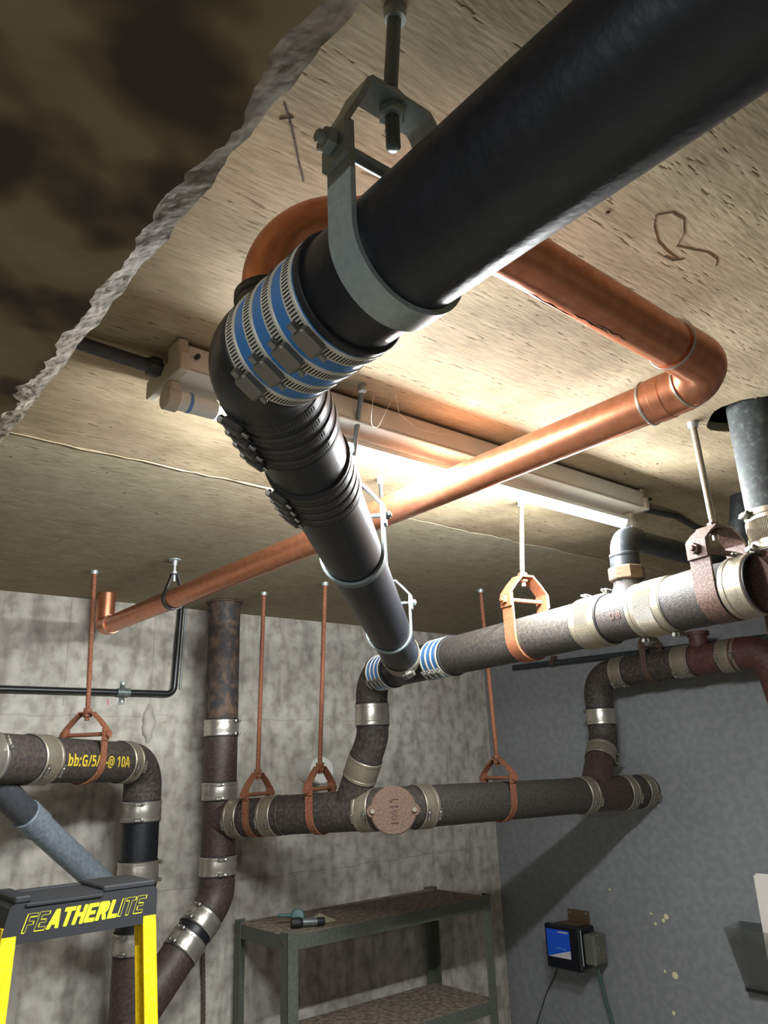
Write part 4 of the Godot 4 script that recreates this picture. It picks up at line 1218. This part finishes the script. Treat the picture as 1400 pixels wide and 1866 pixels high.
func build_ladder() -> void:
	var at := v(0.637, -1.62, -1.87)
	var t := thing("stepladder", "yellow stepladder with a black lettered plastic top", "ladder", at)
	# top cap: a hollow moulded tray
	var mb := MB.new(at)
	var zf := -1.80
	var y0 := -0.316
	var y1 := -0.238
	var poly := [Vector2(0.476, y0), Vector2(0.799, y0), Vector2(0.799, y1 - 0.012), Vector2(0.786, y1), Vector2(0.505, y1 + 0.001), Vector2(0.49, y1 - 0.012)]
	for k in 6:
		var p: Vector2 = poly[k]
		var q: Vector2 = poly[(k + 1) % 6]
		if k != 0:
			mb.quad(v(p.x, p.y, zf), v(q.x, q.y, zf), v(q.x, q.y, -1.955), v(p.x, p.y, -1.955), Vector3((p.x + q.x) * 0.5 - 0.637, 0.5 if p.y > -0.3 else 0.0, 0))
	for z in [zf, -1.955]:
		var o := Vector3.BACK if z == zf else Vector3.FORWARD
		for k in range(1, 5):
			mb.tri(v(poly[0].x, poly[0].y, z), v(poly[k].x, poly[k].y, z), v(poly[k + 1].x, poly[k + 1].y, z), o)
	mb.abox(v(0.482, y0 + 0.002, -1.953), v(0.795, y0 + 0.006, -1.802))
	part(mb, "top_cap", mats.ladder_plastic, t)
	mb = MB.new(at)
	mb.abox(v(0.497, y1 - 0.004, -1.953), v(0.53, y1 + 0.009, -1.797), 0.003)
	mb.abox(v(0.675, y1 - 0.004, -1.953), v(0.792, y1 + 0.008, -1.797), 0.003)
	mb.abox(v(0.53, y1 - 0.004, -1.953), v(0.675, y1 + 0.004, -1.93), 0.003)
	mb.abox(v(0.52, y1 - 0.012, -1.801), v(0.675, y1 - 0.006, -1.796), 0.001)
	part(mb, "tray_rim", mats.ladder_plastic, t)
	# print
	var word := "FEATHERLITE"
	var full := [0.0, 0.15, 0.7, 1.0, 1.0, 1.0, 1.0, 0.8, 0.1, 0.0, 0.0]
	var x := 0.516
	var s := 0.0056
	var mf := MB.new(at)
	var mo := MB.new(at)
	for i in word.length():
		for pg in letter(word[i]):
			var wide := 0.0
			var sl := PackedVector2Array()
			for q in pg:
				wide = maxf(wide, q.x)
				sl.append(Vector2(x + q.x * s + q.y * s * 0.32, -0.297 + (x - 0.516) * 0.02 + q.y * s * 1.0))
			if full[i] > 0.5:
				var ids := Geometry2D.triangulate_polygon(sl)
				for k in range(0, ids.size(), 3):
					mf.tri(v(sl[ids[k]].x, sl[ids[k]].y, zf + 0.0006), v(sl[ids[k + 1]].x, sl[ids[k + 1]].y, zf + 0.0006), v(sl[ids[k + 2]].x, sl[ids[k + 2]].y, zf + 0.0006), Vector3.BACK)
			for k in sl.size():
				var a := sl[k]
				var b := sl[(k + 1) % sl.size()]
				var d := (b - a).normalized()
				var n := Vector2(-d.y, d.x) * 0.0009
				(mf if full[i] > 0.5 or k % 3 == 0 else mo).quad(v(a.x - n.x, a.y - n.y, zf + 0.0009), v(b.x - n.x, b.y - n.y, zf + 0.0009), v(b.x + n.x, b.y + n.y, zf + 0.0009), v(a.x + n.x, a.y + n.y, zf + 0.0009), Vector3.BACK)
			x += (wide + 0.62) * s
	part(mf, "lettering", mats.ladder_print, t, "yellow italic block lettering")
	part(mo, "worn_lettering", mats.ladder_print_worn, t, "worn outlines of yellow lettering")
	# rails: channels with the open side inwards, splayed to the floor
	for q in [[0.494, 0.43, 1.0], [0.783, 0.85, -1.0]]:
		for rear in [false, true]:
			var za := -1.826 if not rear else -1.90
			var zb := -1.74 if not rear else -1.815
			var p0 := v(q[0] * (1.045 if rear else 1.0), y0 + 0.03, za)
			var p1 := v(q[1] * (1.045 if rear else 1.0), -1.62, zb)
			var d := p1 - p0
			var sx := (Vector3.RIGHT - d.normalized() * d.normalized().x).normalized()
			var fz := d.cross(sx).normalized()
			if fz.z < 0: fz = -fz
			mb = MB.new(at)
			var mid := (p0 + p1) * 0.5
			var L := d.length()
			var dp := 0.05 if not rear else 0.034
			mb.box(mid - sx * q[2] * 0.013, sx, d, fz, Vector3(0.004, L, dp), 0.001)
			mb.box(mid + fz * (dp * 0.5 - 0.002), sx, d, fz, Vector3(0.03, L, 0.004), 0.001)
			mb.box(mid - fz * (dp * 0.5 - 0.002), sx, d, fz, Vector3(0.03, L, 0.004), 0.001)
			part(mb, "rear_rail" if rear else "front_rail", mats.ladder_yellow, t)
	for k in 4:
		var f := 0.23 + 0.22 * k
		var y := lerpf(y0, -1.62, f)
		var xa := lerpf(0.494, 0.43, f)
		var xb := lerpf(0.783, 0.85, f)
		var z := lerpf(-1.826, -1.74, f)
		mb = MB.new(at)
		mb.abox(v(xa, y - 0.012, z - 0.06), v(xb, y + 0.012, z + 0.02), 0.003)
		part(mb, "step", mats.zinc_dark, t)

func build_shelf() -> void:
	var xa := 1.62
	var xb := 2.64
	var zb := -2.93
	var zf := -2.555
	var at := v(2.13, -1.62, -2.74)
	var t := thing("shelf_unit", "olive steel shelf unit standing against the back wall", "shelf", at)
	var mb: MB
	for x in [xa, xb]:
		for z in [zb, zf]:
			mb = MB.new(at)
			var ix := 1.0 if x == xa else -1.0
			var iz := 1.0 if z == zb else -1.0
			mb.abox(v(minf(x, x + 0.045 * ix), -1.62, minf(z, z + 0.003 * iz)), v(maxf(x, x + 0.045 * ix), -0.552, maxf(z, z + 0.003 * iz)), 0.001)
			mb.abox(v(minf(x, x + 0.003 * ix), -1.62, minf(z, z + 0.045 * iz)), v(maxf(x, x + 0.003 * ix), -0.552, maxf(z, z + 0.045 * iz)), 0.001)
			var p := part(mb, "post", mats.shelf_steel, t)
			mb = MB.new(at)
			mb.nut(v(x - ix * 0.001, -0.585, z + iz * 0.022), Vector3(-ix, 0, 0), 0.006, 0.005)
			part(mb, "bolt", mats.dark_rust, p)
	for y in [-0.562, -0.945, -1.35]:
		mb = MB.new(at)
		mb.abox(v(xa + 0.004, y - 0.004, zb + 0.004), v(xb - 0.004, y, zf - 0.004), 0.001)
		var board := part(mb, "shelf_board", mats.shelf_board, t)
		for q in [[v(xa + 0.004, y - 0.05, zf - 0.008), v(xb - 0.004, y - 0.001, zf - 0.0035)], [v(xa + 0.004, y - 0.05, zb + 0.0035), v(xb - 0.004, y - 0.001, zb + 0.008)], [v(xa + 0.0035, y - 0.05, zb + 0.004), v(xa + 0.008, y - 0.001, zf - 0.004)], [v(xb - 0.008, y - 0.05, zb + 0.004), v(xb - 0.0035, y - 0.001, zf - 0.004)]]:
			mb = MB.new(at)
			mb.abox(q[0], q[1], 0.001)
			part(mb, "rim", mats.shelf_steel, board)
	# things on it
	var y := -0.562
	var a := v(1.70, y + 0.0185, -2.655)
	var b := v(1.815, y + 0.0145, -2.605)
	t = thing("flashlight", "small dark flashlight lying on the olive shelf", "flashlight", v(1.757, y, -2.63))
	mb = MB.new(t.position)
	var d := (b - a).normalized()
	mb.lathe(a, d, [Vector2(0, 0), Vector2(0, 0.0185), Vector2(0.03, 0.0185), Vector2(0.042, 0.014)], 28)
	part(mb, "head", mats.black_rubber, t)
	mb = MB.new(t.position)
	mb.lathe(a + d * 0.04, d, [Vector2(0, 0.0142), Vector2(0.055, 0.0142)], 28)
	part(mb, "barrel", mats.zinc_dark, t)
	mb = MB.new(t.position)
	mb.lathe(a + d * 0.094, d, [Vector2(0, 0.0142), Vector2(0.003, 0.0148), Vector2(0.026, 0.0145), Vector2(0.03, 0.011), Vector2(0.03, 0)], 28)
	part(mb, "tail_cap", mats.black_rubber, t)
	t = thing("valve_cap", "round teal cap with a small spout beside the flashlight", "cap", v(1.765, y, -2.71))
	mb = MB.new(t.position)
	mb.lathe(v(1.765, y + 0.026, -2.71), Vector3(-0.6, 0.25, 0.8), [Vector2(-0.012, 0), Vector2(-0.012, 0.02), Vector2(-0.006, 0.026), Vector2(0.006, 0.026), Vector2(0.012, 0.022), Vector2(0.014, 0)], 28)
	part(mb, "disc", mats.teal_plastic, t)
	mb = MB.new(t.position)
	mb.rod(v(1.75, y + 0.03, -2.72), v(1.70, y + 0.034, -2.745), 0.006, 12)
	part(mb, "spout", mats.teal_plastic, t)
	mb = MB.new(v(1.86, y, -2.68))
	var nz := noise(9.0, 61, 3)
	var rows := []
	for i in 9:
		var row := []
		for k in 9:
			var px := 1.80 + 0.012 * i
			var pz := -2.73 + 0.011 * k
			var edge := minf(minf(i, 8 - i), minf(k, 8 - k)) / 4.0
			row.append(v(px, y + 0.001 + 0.034 * edge * (0.6 + 0.9 * absf(nz.get_noise_2d(px * 40.0, pz * 40.0))), pz))
		rows.append(row)
	for i in 8:
		for k in 8:
			mb.quad(rows[i][k], rows[i + 1][k], rows[i + 1][k + 1], rows[i][k + 1], Vector3.UP)
	solo(mb, "plastic_bag", mats.clear_bag, "small crumpled pale bag behind the flashlight", "bag")

# ------------------------------------------------------------------ things on the grey wall
func build_grey_wall_things() -> void:
	var at := v(3.06, -0.8, -2.48)
	var t := thing("control_box", "black control box with a blue label on the grey wall", "control box", at)
	var mb := MB.new(at)
	mb.abox(v(3.02, -0.885, -2.57), v(3.125, -0.722, -2.395), 0.006)
	part(mb, "body", mats.box_black, t)
	mb = MB.new(at)
	mb.abox(v(2.998, -0.892, -2.578), v(3.022, -0.715, -2.387), 0.006)
	var door := part(mb, "door", mats.box_black, t)
	mb = MB.new(at)
	mb.abox(v(2.9965, -0.845, -2.565), v(2.9982, -0.735, -2.438), 0.0002)
	var lab := part(mb, "label", mats.label_blue, door, "blue label with a white corner")
	mb = MB.new(at)
	mb.tri(v(2.9962, -0.845, -2.563), v(2.9962, -0.845, -2.438), v(2.9962, -0.812, -2.438), Vector3.LEFT)
	mb.abox(v(2.9960, -0.746, -2.50), v(2.9966, -0.741, -2.444), 0.0001)
	part(mb, "white_corner", mats.label_white, lab)
	mb = MB.new(at)
	mb.abox(v(2.9958, -0.812, -2.515), v(2.9966, -0.804, -2.488), 0.0001)
	mb.abox(v(2.9958, -0.814, -2.48), v(2.9966, -0.806, -2.462), 0.0001)
	part(mb, "print", mats.label_pale_blue, lab)
	mb = MB.new(at)
	mb.rod(v(3.01, -0.725, -2.384), v(3.01, -0.865, -2.384), 0.003, 10)
	part(mb, "hinge_pin", mats.zinc, t)
	mb = MB.new(at)
	mb.abox(v(3.128, -0.73, -2.54), v(3.14, -0.672, -2.425), 0.002)
	mb.abox(v(3.05, -0.722, -2.54), v(3.13, -0.718, -2.425), 0.001)
	var br := part(mb, "bracket", mats.brass_nut, t)
	for z in [-2.525, -2.44]:
		mb = MB.new(at)
		mb.lathe(v(3.128, -0.684, z), Vector3.LEFT, [Vector2(0, 0.007), Vector2(0.003, 0.006), Vector2(0.004, 0)], 14)
		part(mb, "screw", mats.solder, br)
	mb = MB.new(at)
	mb.abox(v(3.03, -0.865, -2.394), v(3.12, -0.745, -2.335), 0.008)
	var ob := part(mb, "outlet", mats.outlet_grey, t)
	for q in [[0.034, 0.029], [0.018, 0.012]]:
		mb = MB.new(at)
		mb.lathe(v(3.075, -0.805, -2.336), Vector3.BACK, [Vector2(0, q[0]), Vector2(0.003, q[0] - 0.001), Vector2(0.003, q[1]), Vector2(0, q[1])], 28)
		part(mb, "outlet_ring", mats.dull_stainless, ob)
	mb = MB.new(at)
	mb.abox(v(3.02, -0.9, -2.42), v(3.03, -0.88, -2.40), 0.002)
	part(mb, "latch", mats.zinc, t)
	mb = MB.new(v(3.09, -1.2, -2.36))
	mb.sweep(route([v(3.075, -0.86, -2.365), v(3.09, -0.98, -2.355), v(3.10, -1.15, -2.32), v(3.12, -1.6, -2.33)], 0.3, 6), 0.0075, 12)
	solo(mb, "power_cord", mats.green_cord, "dull green cord hanging from the control box", "cord")
	mb = MB.new(v(3.13, -1.0, -2.7))
	mb.sweep(route([v(3.05, -0.88, -2.565), v(3.12, -0.93, -2.62), v(3.134, -1.05, -2.72), v(3.134, -1.2, -2.80), v(3.134, -1.6, -2.85)], 0.2, 6), 0.0022, 8)
	solo(mb, "thin_wire", mats.black_rubber, "thin black wire trailing from the control box down the grey wall", "wire")
	# document holder
	at = v(3.1, -0.75, -1.55)
	t = thing("document_holder", "smoked plastic document holder on the grey wall", "document holder", at)
	mb = MB.new(at)
	var z0 := -1.742
	var z1 := -1.40
	mb.abox(v(3.133, -0.86, -1.715), v(3.137, -0.63, z1), 0.0005)
	part(mb, "back_sheet", mats.smoke_acrylic, t)
	mb = MB.new(at)
	var f := [v(3.062, -0.645, z0), v(3.062, -0.645, z1), v(3.10, -0.85, z1), v(3.10, -0.85, -1.712)]
	var n := Vector3(-0.98, -0.18, 0)
	for k in 2:
		var o: Vector3 = n * (0.0015 if k == 0 else -0.0015)
		mb.quad(f[0] + o, f[1] + o, f[2] + o, f[3] + o, o)
	for k in 4:
		var p: Vector3 = f[k]
		var q: Vector3 = f[(k + 1) % 4]
		mb.quad(p + n * 0.0015, q + n * 0.0015, q - n * 0.0015, p - n * 0.0015, (p + q) * 0.5 - (f[0] + f[2]) * 0.5)
	part(mb, "front_sheet", mats.smoke_acrylic, t)
	mb = MB.new(at)
	mb.abox(v(3.098, -0.862, -1.714), v(3.137, -0.848, z1), 0.002)
	part(mb, "floor_strip", mats.black_enamel, t)
	mb = MB.new(at)
	mb.quad(v(3.062, -0.645, z0), v(3.135, -0.632, -1.714), v(3.135, -0.85, -1.712), v(3.10, -0.85, -1.712), Vector3.FORWARD)
	part(mb, "side_sheet", mats.smoke_acrylic, t)
	mb = MB.new(v(3.115, -0.64, -1.5))
	for k in 3:
		var dx := 0.003 * k
		mb.abox(v(3.116 + dx, -0.83, -1.618 + 0.004 * k), v(3.118 + dx, -0.462 + 0.004 * k, -1.402), 0.0004)
	solo(mb, "paper_stack", mats.paper, "white papers standing in the smoked document holder", "paper")

func _ready() -> void:
	camera_and_light()
	make_materials()
	build_room()
	build_beam()
	build_light()
	build_black_line()
	build_right_run()
	build_lower_run()
	build_copper()
	build_back_wall_things()
	build_ladder()
	build_shelf()
	build_grey_wall_things()
